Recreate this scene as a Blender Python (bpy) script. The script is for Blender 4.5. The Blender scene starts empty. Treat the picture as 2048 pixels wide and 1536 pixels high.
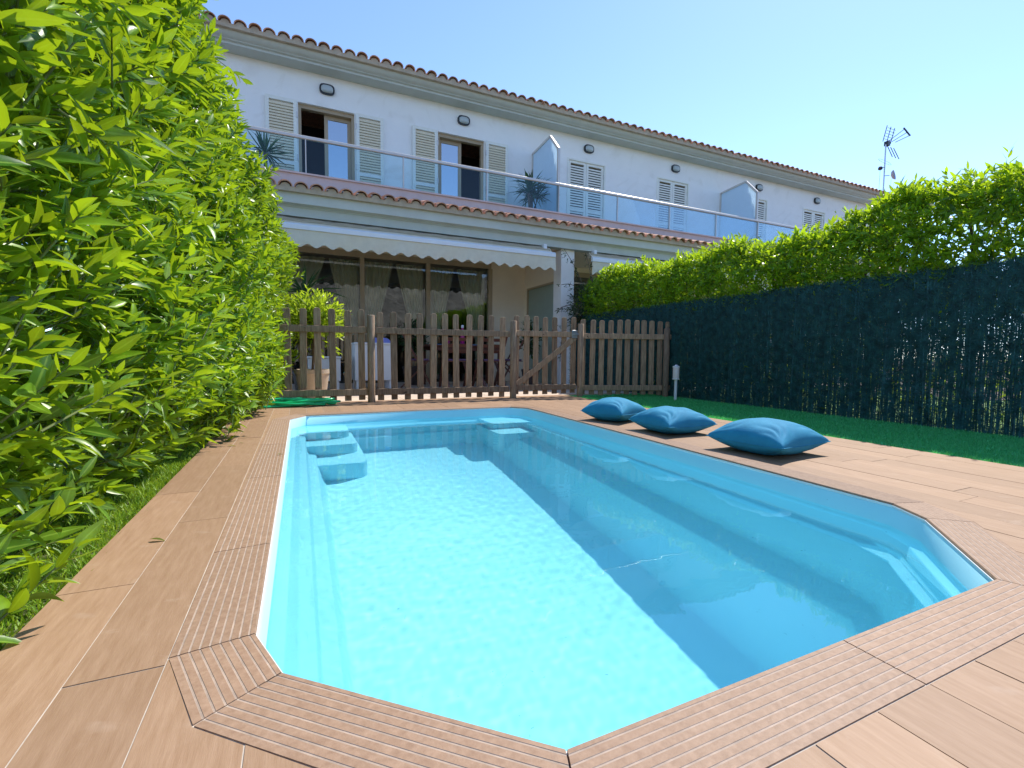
import bpy, bmesh, math, random
import numpy as np
from mathutils import Vector, Matrix
R_ = math.radians
sc = bpy.context.scene
COL = sc.collection
random.seed(11)
RNG = np.random.default_rng(7)

# ------------------------------------------------------------------ camera
cd = bpy.data.cameras.new('camera')
cam = bpy.data.objects.new('camera', cd)
COL.objects.link(cam)
sc.camera = cam
CAMR = np.array([[0.90951, 0.01736, -0.41533], [-0.41545, 0.06005, -0.90763], [0.00918, 0.99804, 0.06183]])
CAMC = np.array([0, 0, 0.57])
cam.matrix_world = Matrix.Translation(CAMC.tolist()) @ Matrix(CAMR.tolist()).to_4x4()
cd.sensor_width = 36
cd.lens = 16.467
cd.clip_start = 0.02
cd.clip_end = 800

# ------------------------------------------------------------------ light
SUN = Vector((0.70, 0.34, 1.0)).normalized()
w = bpy.data.worlds.new('World')
sc.world = w
w.use_nodes = True
nt = w.node_tree
bg = nt.nodes['Background']
sky = nt.nodes.new('ShaderNodeTexSky')
sky.sky_type = 'NISHITA'
sky.sun_disc = False
sky.sun_elevation = math.asin(SUN.z)
sky.sun_rotation = math.atan2(SUN.x, SUN.y)
sky.air_density = 0.62
sky.dust_density = 0.07
sky.ozone_density = 3.2
nt.links.new(sky.outputs[0], bg.inputs[0])
bg.inputs[1].default_value = 0.15
sl = bpy.data.lights.new('sun', 'SUN')
sl.energy = 2.4
sl.angle = R_(0.53)
sl.color = (1.0, 0.94, 0.85)
sl.cycles.is_caustics_light = True
so = bpy.data.objects.new('sun', sl)
COL.objects.link(so)
so.rotation_euler = SUN.to_track_quat('Z', 'Y').to_euler()
sc.view_settings.view_transform = 'Standard'
sc.view_settings.look = 'None'
sc.view_settings.gamma = 1
sc.view_settings.exposure = 1.36
sc.view_settings.use_curve_mapping = False
sc.render.engine = 'CYCLES'
sc.cycles.max_bounces = 10
sc.cycles.transparent_max_bounces = 24
sc.cycles.use_denoising = True
sc.cycles.sample_clamp_indirect = 8

# ------------------------------------------------------------------ helpers
class MB:
    """collects geometry for one mesh"""
    def __init__(s):
        s.v = []; s.f = []
    def add(s, vs, fs):
        n = len(s.v); s.v += [tuple(p) for p in vs]; s.f += [tuple(i + n for i in f) for f in fs]; return s
    def box(s, x0, x1, y0, y1, z0, z1):
        v = [(x, y, z) for z in (z0, z1) for y in (y0, y1) for x in (x0, x1)]
        return s.add(v, [(0, 2, 3, 1), (4, 5, 7, 6), (0, 1, 5, 4), (1, 3, 7, 5), (3, 2, 6, 7), (2, 0, 4, 6)])
    def bar(s, a, b, wd, th, up=(0, 0, 1)):
        """box beam from a to b: wd across, th along up"""
        a = Vector(a); b = Vector(b); d = (b - a).normalized(); u = Vector(up)
        sd = d.cross(u).normalized(); u = sd.cross(d).normalized()
        v = [p + sd * (wd / 2 * i) + u * (th / 2 * j) for p in (a, b) for i, j in ((-1, -1), (1, -1), (1, 1), (-1, 1))]
        return s.add(v, [(0, 1, 2, 3), (7, 6, 5, 4), (0, 4, 5, 1), (1, 5, 6, 2), (2, 6, 7, 3), (3, 7, 4, 0)])
    def prism(s, poly, axis, a, b):
        """poly: 2D points; extruded along axis from a to b"""
        n = len(poly)
        def P(p, t):
            return {0: (t, p[0], p[1]), 1: (p[0], t, p[1]), 2: (p[0], p[1], t)}[axis]
        v = [P(p, a) for p in poly] + [P(p, b) for p in poly]
        f = [(i, (i + 1) % n, n + (i + 1) % n, n + i) for i in range(n)] + [tuple(range(n))[::-1], tuple(range(n, 2 * n))]
        return s.add(v, f)
    def tube(s, pts, r, n=6, caps=True):
        pts = [Vector(p) for p in pts]; m = len(pts); v = []; f = []
        ref = Vector((0, 0, 1))
        for i, p in enumerate(pts):
            d = (pts[min(i + 1, m - 1)] - pts[max(i - 1, 0)]).normalized()
            rf = ref if abs(d.z) < .95 else Vector((1, 0, 0))
            a = d.cross(rf).normalized(); b = d.cross(a)
            rr = r[i] if isinstance(r, (list, tuple)) else r
            v += [p + (a * math.cos(6.28319 * k / n) + b * math.sin(6.28319 * k / n)) * rr for k in range(n)]
        for i in range(m - 1):
            for k in range(n):
                f.append((i * n + k, i * n + (k + 1) % n, (i + 1) * n + (k + 1) % n, (i + 1) * n + k))
        if caps:
            f += [tuple(range(n))[::-1], tuple(range((m - 1) * n, m * n))]
        return s.add(v, f)
    def lathe(s, prof, c, n=16):
        v = []; f = []
        for r, z in prof:
            v += [(c[0] + r * math.cos(6.28319 * k / n), c[1] + r * math.sin(6.28319 * k / n), c[2] + z) for k in range(n)]
        m = len(prof)
        for i in range(m - 1):
            for k in range(n):
                f.append((i * n + k, i * n + (k + 1) % n, (i + 1) * n + (k + 1) % n, (i + 1) * n + k))
        f += [tuple(range(n))[::-1], tuple(range((m - 1) * n, m * n))]
        return s.add(v, f)
    def grid(s, fn, nu, nv):
        v = [fn(i / nu, j / nv) for j in range(nv + 1) for i in range(nu + 1)]
        f = [(j * (nu + 1) + i, j * (nu + 1) + i + 1, (j + 1) * (nu + 1) + i + 1, (j + 1) * (nu + 1) + i) for j in range(nv) for i in range(nu)]
        return s.add(v, f)
    def mesh(s, name, m, smooth=None, bevel=0):
        me = bpy.data.meshes.new(name)
        me.from_pydata(s.v, [], s.f)
        bm = bmesh.new(); bm.from_mesh(me)
        if bevel:
            bmesh.ops.bevel(bm, geom=bm.edges[:], offset=bevel, segments=1, affect='EDGES', clamp_overlap=True)
        bmesh.ops.recalc_face_normals(bm, faces=bm.faces[:])
        bm.to_mesh(me); bm.free()
        me.materials.append(m)
        if smooth is not None:
            me.shade_smooth() if smooth >= 180 else me.set_sharp_from_angle(angle=R_(smooth))
            if smooth < 180:
                for p in me.polygons: p.use_smooth = True
        return me

def link(name, me, parent=None, mw=None):
    o = bpy.data.objects.new(name, me)
    COL.objects.link(o)
    if parent: o.parent = parent
    if mw is not None: o.matrix_local = mw
    return o
def obj(name, mb, m, parent=None, smooth=None, bevel=0):
    return link(name, mb.mesh(name, m, smooth, bevel), parent)
def tag(o, label, cat, group=None):
    o['label'] = label; o['category'] = cat
    if group: o['group'] = group
    return o
def thing(name, label, cat, loc=(0, 0, 0), rz=0, group=None):
    o = bpy.data.objects.new(name, None); COL.objects.link(o)
    o.location = loc; o.rotation_euler = (0, 0, rz); o.empty_display_size = .1
    return tag(o, label, cat, group)
def struct(o):
    o['kind'] = 'structure'; return o
def stuff(o):
    o['kind'] = 'stuff'; return o
def npmesh(name, v, f, m, tint=None, smooth=False, rib=None):
    """v (n,3) array, f (m,k) index array"""
    me = bpy.data.meshes.new(name)
    v = np.asarray(v, np.float32); f = np.asarray(f, np.int32); k = f.shape[1]
    me.vertices.add(len(v)); me.vertices.foreach_set('co', v.ravel())
    me.loops.add(f.size); me.loops.foreach_set('vertex_index', f.ravel())
    me.polygons.add(len(f)); me.polygons.foreach_set('loop_start', np.arange(0, f.size, k, dtype=np.int32))
    me.polygons.foreach_set('loop_total', np.full(len(f), k, np.int32))
    if smooth: me.polygons.foreach_set('use_smooth', np.ones(len(f), bool))
    if rib is not None:
        a = me.attributes.new('rib', 'FLOAT', 'POINT'); a.data.foreach_set('value', np.asarray(rib, np.float32))
    if tint is not None:
        a = me.attributes.new('tint', 'FLOAT', 'POINT'); a.data.foreach_set('value', np.asarray(tint, np.float32))
    me.update(calc_edges=True); me.materials.append(m)
    return me

# ------------------------------------------------------------------ materials
def pmat(name, col, rough=.6, var=.15, scale=6, bump=0, bscale=60, spec=.5, orand=0, stretch=(1, 1, 1), metal=0, col2=None, detail=6, coat=0):
    m = bpy.data.materials.new(name); m.use_nodes = True
    t = m.node_tree; N = t.nodes; L = t.links; b = N['Principled BSDF']
    b.inputs['Roughness'].default_value = rough; b.inputs['Metallic'].default_value = metal
    b.inputs['Specular IOR Level'].default_value = spec
    b.inputs['Coat Weight'].default_value = coat
    tc = N.new('ShaderNodeTexCoord'); mp = N.new('ShaderNodeMapping'); mp.inputs['Scale'].default_value = stretch
    L.new(tc.outputs['Object'], mp.inputs[0])
    oi = N.new('ShaderNodeObjectInfo')
    ofs = N.new('ShaderNodeVectorMath'); ofs.operation = 'ADD'
    cmb = N.new('ShaderNodeMath'); cmb.operation = 'MULTIPLY'; cmb.inputs[1].default_value = 37.0 if orand else 0
    L.new(oi.outputs['Random'], cmb.inputs[0]); L.new(mp.outputs[0], ofs.inputs[0]); L.new(cmb.outputs[0], ofs.inputs[1])
    nz = N.new('ShaderNodeTexNoise'); nz.inputs['Scale'].default_value = scale; nz.inputs['Detail'].default_value = detail; nz.inputs['Roughness'].default_value = .65
    L.new(ofs.outputs[0], nz.inputs['Vector'])
    mr = N.new('ShaderNodeMapRange'); mr.inputs[1].default_value = .3; mr.inputs[2].default_value = .7
    L.new(nz.outputs[0], mr.inputs[0])
    mx = N.new('ShaderNodeMix'); mx.data_type = 'RGBA'
    c2 = col2 or tuple(min(1, c * (1 + var)) for c in col)
    c1 = col if col2 else tuple(c * (1 - var) for c in col)
    mx.inputs[6].default_value = (*c1, 1); mx.inputs[7].default_value = (*c2, 1)
    L.new(mr.outputs[0], mx.inputs[0])
    last = mx.outputs[2]
    if orand:
        mm = N.new('ShaderNodeMapRange'); mm.inputs[3].default_value = 1 - orand; mm.inputs[4].default_value = 1 + orand
        L.new(oi.outputs['Random'], mm.inputs[0])
        ml = N.new('ShaderNodeVectorMath'); ml.operation = 'SCALE'
        L.new(last, ml.inputs[0]); L.new(mm.outputs[0], ml.inputs['Scale']); last = ml.outputs[0]
    L.new(last, b.inputs['Base Color'])
    if bump:
        n2 = N.new('ShaderNodeTexNoise'); n2.inputs['Scale'].default_value = bscale; n2.inputs['Detail'].default_value = 5
        L.new(ofs.outputs[0], n2.inputs['Vector'])
        bp = N.new('ShaderNodeBump'); bp.inputs['Strength'].default_value = bump; bp.inputs['Distance'].default_value = .01
        L.new(n2.outputs[0], bp.inputs['Height']); L.new(bp.outputs[0], b.inputs['Normal'])
    return m

def leafmat(name, dark, light, trans, single=False, rough=.35, tw=.4):
    m = bpy.data.materials.new(name); m.use_nodes = True
    t = m.node_tree; N = t.nodes; L = t.links; b = N['Principled BSDF']; out = N['Material Output']
    b.inputs['Roughness'].default_value = rough
    if single:
        src = N.new('ShaderNodeObjectInfo').outputs['Random']
    else:
        a = N.new('ShaderNodeAttribute'); a.attribute_name = 'tint'; src = a.outputs['Fac']
    mx = N.new('ShaderNodeMix'); mx.data_type = 'RGBA'
    mx.inputs[6].default_value = (*dark, 1); mx.inputs[7].default_value = (*light, 1)
    L.new(src, mx.inputs[0])
    rb = N.new('ShaderNodeAttribute'); rb.attribute_name = 'rib'
    rm = N.new('ShaderNodeMapRange'); rm.inputs[1].default_value = .80; rm.inputs[2].default_value = .95; rm.inputs[4].default_value = .55
    L.new(rb.outputs['Fac'], rm.inputs[0])
    m3 = N.new('ShaderNodeMix'); m3.data_type = 'RGBA'; m3.inputs[7].default_value = (*[min(.8, c * 1.25 + .06) for c in light], 1)
    L.new(rm.outputs[0], m3.inputs[0]); L.new(mx.outputs[2], m3.inputs[6])
    tcx = N.new('ShaderNodeTexCoord'); nz = N.new('ShaderNodeTexNoise'); nz.inputs['Scale'].default_value = 3.0 if single else 38.0; nz.inputs['Detail'].default_value = 4
    L.new(tcx.outputs['Object'], nz.inputs['Vector'])
    mv = N.new('ShaderNodeMapRange'); mv.inputs[1].default_value = .3; mv.inputs[2].default_value = .7; mv.inputs[3].default_value = .72; mv.inputs[4].default_value = 1.2
    L.new(nz.outputs[0], mv.inputs[0])
    sv = N.new('ShaderNodeVectorMath'); sv.operation = 'SCALE'; L.new(m3.outputs[2], sv.inputs[0]); L.new(mv.outputs[0], sv.inputs['Scale'])
    L.new(sv.outputs[0], b.inputs['Base Color'])
    tr = N.new('ShaderNodeBsdfTranslucent')
    m2 = N.new('ShaderNodeMix'); m2.data_type = 'RGBA'
    m2.inputs[6].default_value = (*[c * .55 for c in trans], 1); m2.inputs[7].default_value = (*trans, 1)
    L.new(src, m2.inputs[0]); L.new(m2.outputs[2], tr.inputs[0])
    ms = N.new('ShaderNodeMixShader'); ms.inputs[0].default_value = tw
    L.new(b.outputs[0], ms.inputs[1]); L.new(tr.outputs[0], ms.inputs[2]); L.new(ms.outputs[0], out.inputs[0])
    return m

def glassmat(name, tint=(.9, .95, .95), refl=1.0, rough=0.0):
    """thin pane: clear, with a Fresnel reflection"""
    m = bpy.data.materials.new(name); m.use_nodes = True
    t = m.node_tree; N = t.nodes; L = t.links; N.clear()
    out = N.new('ShaderNodeOutputMaterial'); tr = N.new('ShaderNodeBsdfTransparent'); gl = N.new('ShaderNodeBsdfGlossy')
    tr.inputs[0].default_value = (*tint, 1); gl.inputs['Roughness'].default_value = rough
    fr = N.new('ShaderNodeFresnel'); fr.inputs[0].default_value = 1.5
    mu = N.new('ShaderNodeMath'); mu.operation = 'MULTIPLY'; mu.inputs[1].default_value = 2.0 * refl; mu.use_clamp = True
    L.new(fr.outputs[0], mu.inputs[0])
    ms = N.new('ShaderNodeMixShader'); L.new(mu.outputs[0], ms.inputs[0]); L.new(tr.outputs[0], ms.inputs[1]); L.new(gl.outputs[0], ms.inputs[2])
    L.new(ms.outputs[0], out.inputs[0])
    return m

def thinmat(name, col, trans, tw=.5, rough=.8):
    """cloth or frosted pane that lets light through"""
    m = pmat(name, col, rough, .06, 9)
    t = m.node_tree; N = t.nodes; L = t.links
    tr = N.new('ShaderNodeBsdfTranslucent'); tr.inputs[0].default_value = (*trans, 1)
    ms = N.new('ShaderNodeMixShader'); ms.inputs[0].default_value = tw
    L.new(N['Principled BSDF'].outputs[0], ms.inputs[1]); L.new(tr.outputs[0], ms.inputs[2]); L.new(ms.outputs[0], N['Material Output'].inputs[0])
    return m

M = {}
M['deck'] = pmat('wood look tile', (.30, .180, .103), .55, 0, 9, .10, 60, .28, .10, (9, 1, 9), col2=(.385, .247, .155))
M['coping'] = pmat('ridged tile', (.27, .165, .103), .55, 0, 14, .05, 70, .28, .07, (5, 5, 5), col2=(.385, .25, .165))
M['groove'] = pmat('pale dust in the grooves', (.37, .28, .215), .7, .3, 20)
M['grout'] = pmat('grout', (.50, .44, .37), .9, .2, 20)
M['soil'] = pmat('soil', (.10, .075, .05), .95, .4, 12, .6, 40)
M['terrace'] = pmat('terrace tile', (.64, .51, .40), .55, .12, 3, .1, 40, orand=.06)
M['shell'] = pmat('pool shell', (.44, .83, .95), .5, .06, 5, 0, spec=.1, col2=(.48, .85, .96))
def add_specks(m, col, scale, lo_, hi_):
    """small scattered marks (dirt, hairline scratches) over a base colour"""
    t = m.node_tree; N = t.nodes; L = t.links; b = N['Principled BSDF']
    src = b.inputs['Base Color'].links[0].from_socket
    tc = N.new('ShaderNodeTexCoord')
    n1 = N.new('ShaderNodeTexNoise'); n1.inputs['Scale'].default_value = scale; n1.inputs['Detail'].default_value = 3; n1.inputs['Distortion'].default_value = 2.5
    L.new(tc.outputs['Object'], n1.inputs['Vector'])
    mr = N.new('ShaderNodeMapRange'); mr.inputs[1].default_value = lo_; mr.inputs[2].default_value = hi_
    L.new(n1.outputs[0], mr.inputs[0])
    mx = N.new('ShaderNodeMix'); mx.data_type = 'RGBA'; mx.inputs[7].default_value = (*col, 1)
    L.new(mr.outputs[0], mx.inputs[0]); L.new(src, mx.inputs[6]); L.new(mx.outputs[2], b.inputs['Base Color'])
M['rim'] = pmat('pool rim', (.72, .74, .74), .35, .05, 8)
M['plaster'] = pmat('white plaster', (.91, .885, .84), .85, .03, 2.2, .15, 120)
M['cream'] = pmat('cream plaster', (.82, .70, .53), .85, .04, 2.2, .15, 120)
M['cornice'] = pmat('grey cornice', (.55, .57, .51), .7, .06, 3, .1, 80)
M['parapet'] = pmat('pink kerb', (.60, .50, .48), .75, .08, 4, .1, 60)
M['terracotta'] = pmat('terracotta', (.52, .28, .175), .7, .3, 14, .25, 60, orand=.22)
M['mortar'] = pmat('mortar', (.48, .39, .28), .9, .15, 10, .3, 60)
M['shutter'] = pmat('shutter paint', (.84, .82, .72), .45, .04, 4)
M['shutter_slat'] = pmat('shutter slat paint', (.76, .66, .46), .5, .04, 4)
M['frame'] = pmat('tan frame', (.42, .32, .20), .5, .06, 4)
M['alu'] = pmat('pale aluminium', (.62, .58, .54), .4, .05, 6, metal=.3)
M['dark'] = pmat('dark room', (.03, .027, .025), .9, .2, 3)  # near-black colour stands in for the shade of unlit rooms
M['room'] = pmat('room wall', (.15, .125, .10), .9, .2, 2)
M['lamp_black'] = pmat('black lamp body', (.015, .016, .017), .4, .1, 6)
M['lamp_glass'] = pmat('lamp glass', (.45, .50, .50), .25, .05, 6)
M['glass'] = glassmat('window glass', (.88, .92, .90), .8)
M['bglass'] = glassmat('balcony glass', (.84, .95, .99), .30)
M['glass2'] = glassmat('balcony door glass', (.35, .4, .45), 8.0)
M['frost'] = thinmat('frosted glass', (.74, .84, .90), (.72, .84, .92), .6, .35)
M['frostg'] = thinmat('green frosted glass', (.42, .50, .42), (.35, .45, .38), .3, .4)
M['awning'] = thinmat('awning cloth', (.86, .78, .60), (.6, .52, .38), .2)
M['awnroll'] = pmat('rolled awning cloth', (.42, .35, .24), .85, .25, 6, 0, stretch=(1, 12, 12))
M['bar'] = pmat('white awning bar', (.78, .80, .82), .35, .03, 5)
M['curtain'] = thinmat('sheer curtain', (.85, .78, .58), (.5, .47, .36), .25)
M['fence'] = pmat('weathered pine', (.17, .108, .064), .75, 0, 5, .35, 30, .4, .28, (14, 14, 1.2), col2=(.46, .315, .195))
M['steel'] = pmat('galvanised steel', (.50, .52, .54), .4, .1, 20, metal=.8)
M['screen'] = pmat('dark brushwood screen', (.005, .042, .044), .65, 0, 14, col2=(.034, .17, .175), spec=.5)
M['pillow'] = pmat('blue cushion cloth', (.018, .215, .37), .8, 0, 7, .2, 250, .3, col2=(.03, .28, .45))
M['hose'] = pmat('green hose', (.01, .55, .20), .3, .1, 8)
M['white'] = pmat('white paint', (.78, .79, .80), .45, .03, 5)
M['teak'] = pmat('dark red wood', (.13, .045, .025), .5, .25, 8, .1, 40, stretch=(8, 1, 8))
M['pale_wood'] = pmat('pale wood', (.36, .22, .11), .6, .2, 8, .1, 40, stretch=(8, 8, 1))
M['bluecloth'] = pmat('blue cloth', (.05, .32, .55), .8, .1, 8)
M['magenta'] = pmat('magenta plastic', (.45, .01, .16), .3, .05, 8)
M['pot'] = pmat('beige pot', (.52, .42, .31), .8, .1, 7, .15, 50)
M['potdark'] = pmat('dark pot', (.06, .045, .04), .6, .2, 7)
M['bark'] = pmat('bark', (.16, .11, .07), .9, .35, 20, .5, 60)
M['twig'] = pmat('green twig', (.16, .20, .06), .7, .25, 12)
M['cushion'] = pmat('purple seat pad', (.12, .07, .14), .85, .1, 8)
M['stone'] = pmat('grey rocky hillside', (.12, .115, .10), .95, 0, 1.1, .4, 4, col2=(.42, .39, .33), detail=10)
M['leafL'] = leafmat('hedge leaf', (.035, .145, .016), (.27, .45, .02), (.50, .68, .015))
M['leafL1'] = leafmat('hedge leaf single', (.035, .145, .016), (.27, .45, .02), (.50, .68, .015), True)
M['leafR'] = leafmat('privet leaf', (.03, .14, .022), (.25, .45, .025), (.58, .80, .02), tw=.55)
M['leafR1'] = leafmat('privet leaf single', (.03, .14, .022), (.25, .45, .025), (.58, .80, .02), True, tw=.55)
M['leafY'] = leafmat('yellow shrub leaf', (.22, .36, .02), (.50, .60, .04), (.62, .80, .04), tw=.55)
M['leafD'] = leafmat('dark climber leaf', (.012, .045, .012), (.035, .10, .02), (.06, .14, .02), tw=.25)
M['leafP'] = leafmat('yucca leaf', (.025, .085, .03), (.06, .16, .04), (.10, .22, .04), tw=.25)
M['grassL'] = leafmat('lawn blade', (.14, .32, .02), (.36, .55, .04), (.40, .55, .03), rough=.5)
M['grassR'] = leafmat('turf blade', (.05, .56, .17), (.17, .74, .26), (.16, .60, .16), rough=.5)
M['dryleaf'] = leafmat('fallen leaf', (.16, .20, .04), (.34, .30, .08), (.3, .3, .05), True)

add_specks(M['shell'], (.10, .32, .42), 22, .735, .80)
add_specks(M['deck'], (.44, .32, .235), 7, .62, .95)
add_specks(M['deck'], (.24, .15, .10), 2.3, .60, .95)
add_specks(M['coping'], (.40, .29, .215), 9, .60, 1.0)
add_specks(M['fence'], (.05, .032, .022), 11, .68, .74)
add_specks(M['plaster'], (.72, .68, .61), 1.3, .56, 1.0)

# ------------------------------------------------------------------ pool outline
P = [(-.087, 1.05), (-.034, .90), (.345, .553), (1.642, .553), (2.037, .879), (2.122, 1.023),
     (2.243, 4.2), (2.245, 4.5), (2.11, 4.66), (1.1, 4.715), (.06, 4.665), (-.07, 4.45)]
Q = [(.17, 1.18), (.21, 1.02), (.50, .80), (1.36, .80), (1.56, 1.02), (1.59, 1.20),
     (1.66, 4.05), (1.66, 4.25), (1.58, 4.36), (1.05, 4.40), (.28, 4.38), (.18, 4.22)]
def offset(poly, d):
    """outward offset of a CCW polygon"""
    n = len(poly); res = []
    for i in range(n):
        a, b, c = (Vector(poly[i - 1]), Vector(poly[i]), Vector(poly[(i + 1) % n]))
        e1 = (b - a).normalized(); e2 = (c - b).normalized()
        n1 = Vector((e1.y, -e1.x)); n2 = Vector((e2.y, -e2.x))
        k = (n1 + n2) / (1 + n1.dot(n2))
        res.append(tuple(b + k * d))
    return res
COPW = .142
PO = offset(P, COPW)
def span(poly, x):
    ys = []
    n = len(poly)
    for i in range(n):
        (xa, ya), (xb, yb) = poly[i], poly[(i + 1) % n]
        if xa != xb and min(xa, xb) <= x <= max(xa, xb):
            ys.append(ya + (yb - ya) * (x - xa) / (xb - xa))
    return (min(ys), max(ys)) if len(ys) > 1 else None

# ------------------------------------------------------------------ ground and deck
g = MB()
hx0, hx1, hy0, hy1 = -.18, 2.33, .45, 4.80
G = 260
for a in ((-G, G, -G, hy0), (-G, G, hy1, G), (-G, hx0, hy0, hy1), (hx1, G, hy0, hy1)):
    g.add([(a[0], a[2], -.06), (a[1], a[2], -.06), (a[1], a[3], -.06), (a[0], a[3], -.06)], [(0, 1, 2, 3)])
struct(obj('ground', g, M['soil']))
DX0, DX1, DY0, DY1 = -.525, 3.50, -1.6, 5.86
bed = MB()
PB = offset(P, .03)
n = len(PB)
outer = []
cxm, cym = 1.05, 2.6
for (x, y) in PB:      # radial outer ring on the deck rectangle
    t = min([tt for tt in (((DX1 - cxm) / (x - cxm)) if x > cxm else 1e9, ((DX0 - cxm) / (x - cxm)) if x < cxm else 1e9,
                           ((DY1 - cym) / (y - cym)) if y > cym else 1e9, ((DY0 - cym) / (y - cym)) if y < cym else 1e9)])
    outer.append((cxm + (x - cxm) * t, cym + (y - cym) * t))
bed.add([(x, y, -.0014) for x, y in PB] + [(x, y, -.0014) for x, y in outer], [(i, (i + 1) % n, n + (i + 1) % n, n + i) for i in range(n)])
for cx_, cy_ in ((DX0, DY0), (DX1, DY0), (DX1, DY1), (DX0, DY1)):   # corner fillers
    best = None
    for i in range(n):
        a, b = outer[i], outer[(i + 1) % n]
        on = lambda p: (abs(p[0] - cx_) < 1e-6, abs(p[1] - cy_) < 1e-6)
        if (on(a)[0] and on(b)[1]) or (on(a)[1] and on(b)[0]):
            best = (a, b)
    if best:
        bed.add([(*best[0], -.0014), (*best[1], -.0014), (cx_, cy_, -.0014)], [(0, 1, 2)])
deck = struct(obj('deck', bed, M['grout']))
LINES = [-.525, -.374, -.229, -.08, .07, .225, .38, .53, .685, .842, 1.0] + [1.0 + .1565 * k for k in range(1, 17)]
LINES[-1] = DX1
def plank(poly):
    m = MB(); GAP = .0013
    cx_ = sum(p[0] for p in poly) / len(poly); cy_ = sum(p[1] for p in poly) / len(poly)
    wx = max(p[0] for p in poly) - min(p[0] for p in poly); wy = max(p[1] for p in poly) - min(p[1] for p in poly)
    if wx < .02 or wy < .02: return
    q = [(cx_ + (p[0] - cx_) * (1 - 2 * GAP / wx), cy_ + (p[1] - cy_) * (1 - 2 * GAP / wy)) for p in poly]
    dz = random.uniform(-.0006, .0006)
    m.prism([(x - cx_, y - cy_) for x, y in q], 2, -.02, dz)
    o = obj('plank', m, M['deck'], deck)
    o.location = (cx_, cy_, 0)
jy = {0: 1.402 - 2.55, 1: 1.006 - 1.7}
for k in range(len(LINES) - 1):
    x0, x1 = LINES[k], LINES[k + 1]
    off = jy.get(k, DY0 + random.uniform(-.8, 0))
    cuts = [off + .85 * i for i in range(12)]
    bx = sorted([x0, x1] + [p[0] for p in PO if x0 + .004 < p[0] < x1 - .004])
    sp = [(x, span(PO, x)) for x in bx]
    if min(q[0] for q in PO) > x1 - .012 or max(q[0] for q in PO) < x0 + .012:
        regions = [([(x0, -9), (x1, -9)], [(x1, DY1), (x0, DY1)])]
        lo = None
    else:
        lox = [s for s in sp if s[1]]
        xs0, xs1 = min(p[0] for p in PO), max(p[0] for p in PO)
        lo = [(x, s[0]) for x, s in lox]; hi = [(x, s[1]) for x, s in lox]
    if lo is None:
        for a, b in zip(cuts[:-1], cuts[1:]):
            a2, b2 = max(a, DY0), min(b, DY1)
            if b2 - a2 > .03: plank([(x0, a2), (x1, a2), (x1, b2), (x0, b2)])
        continue
    if k == 1:      # the strip beside the left coping is straight
        pass
    # strips partly outside the coping (extreme left or right)
    xl, xr = lo[0][0], lo[-1][0]
    if xl > x0 + .01 or xr < x1 - .01:
        e = min(p[0] for p in PO) if xl > x0 + .01 else max(p[0] for p in PO)
        ymid_lo = min(y for x, y in lo); ymid_hi = max(y for x, y in hi)
    lomin = min(y for x, y in lo); himax = max(y for x, y in hi)
    lo_full = ([(x0, lo[0][1])] if xl > x0 + 1e-4 else []) + lo + ([(x1, lo[-1][1])] if xr < x1 - 1e-4 else [])
    hi_full = ([(x0, hi[0][1])] if xl > x0 + 1e-4 else []) + hi + ([(x1, hi[-1][1])] if xr < x1 - 1e-4 else [])
    for a, b in zip(cuts[:-1], cuts[1:]):
        a2 = max(a, DY0)
        if a2 < lomin - .12:
            if b < lomin - .12: plank([(x0, a2), (x1, a2), (x1, b), (x0, b)])
            else: plank([(x0, a2), (x1, a2)] + lo_full[::-1])
        b2 = min(b, DY1)
        if b2 > himax + .12:
            if a > himax + .12: plank([(x0, a), (x1, a), (x1, b2), (x0, b2)])
            else: plank(hi_full + [(x1, b2), (x0, b2)])
    if xr < x1 - .02:    # sliver outside the right coping
        edge = [p for p in PO if p[1] > lo[-1][1] - .01 and p[0] > x0]
        edge = [(xr, lo[-1][1])] + sorted([p for p in PO if p[0] > xr - 1e-6 and p[1] > lo[-1][1] + .001 and p[1] < hi[-1][1] - .001], key=lambda p: p[1]) + [(xr, hi[-1][1])]
        plank(edge[::-1] + [(x1, lo[-1][1]), (x1, hi[-1][1])] if False else [(x1, lo[-1][1]), (x1, hi[-1][1])] + edge[::-1])

# grooved coping tiles
def coping(a, b, a2, b2):
    """inner edge a-b, outer edge a2-b2, grooves parallel to the pool edge"""
    a, b, a2, b2 = map(Vector, (a, b, a2, b2))
    c = (a + b + a2 + b2) / 4
    prof = [(0, -.020), (0, -.003), (.02, .001)]
    ng = 8; gf = set()
    for i in range(ng):
        t = .085 + i * .115
        gf |= {len(prof), len(prof) + 1, len(prof) + 2}
        prof += [(t - .014, .001), (t - .009, .0002), (t + .009, .0002), (t + .014, .001)]
    prof += [(.99, .001), (.99, -.020)]
    m = MB(); v = []
    sh = .0016 / max((b - a).length, .05)
    for t, z in prof:
        p = a.lerp(a2, t); q = b.lerp(b2, t)
        pp = p.lerp(q, sh); qq = q.lerp(p, sh)
        v += [(pp.x - c.x, pp.y - c.y, z), (qq.x - c.x, qq.y - c.y, z)]
    k = len(prof)
    m.add(v, [(2 * i, 2 * i + 1, 2 * i + 3, 2 * i + 2) for i in range(k - 1)] + [tuple(range(0, 2 * k, 2)), tuple(range(1, 2 * k, 2))[::-1]])
    o = obj('coping_tile', m, M['coping'], deck); o.location = (c.x, c.y, 0)
    o.data.materials.append(M['groove'])
    for i in gf: o.data.polygons[i].material_index = 1
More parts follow.
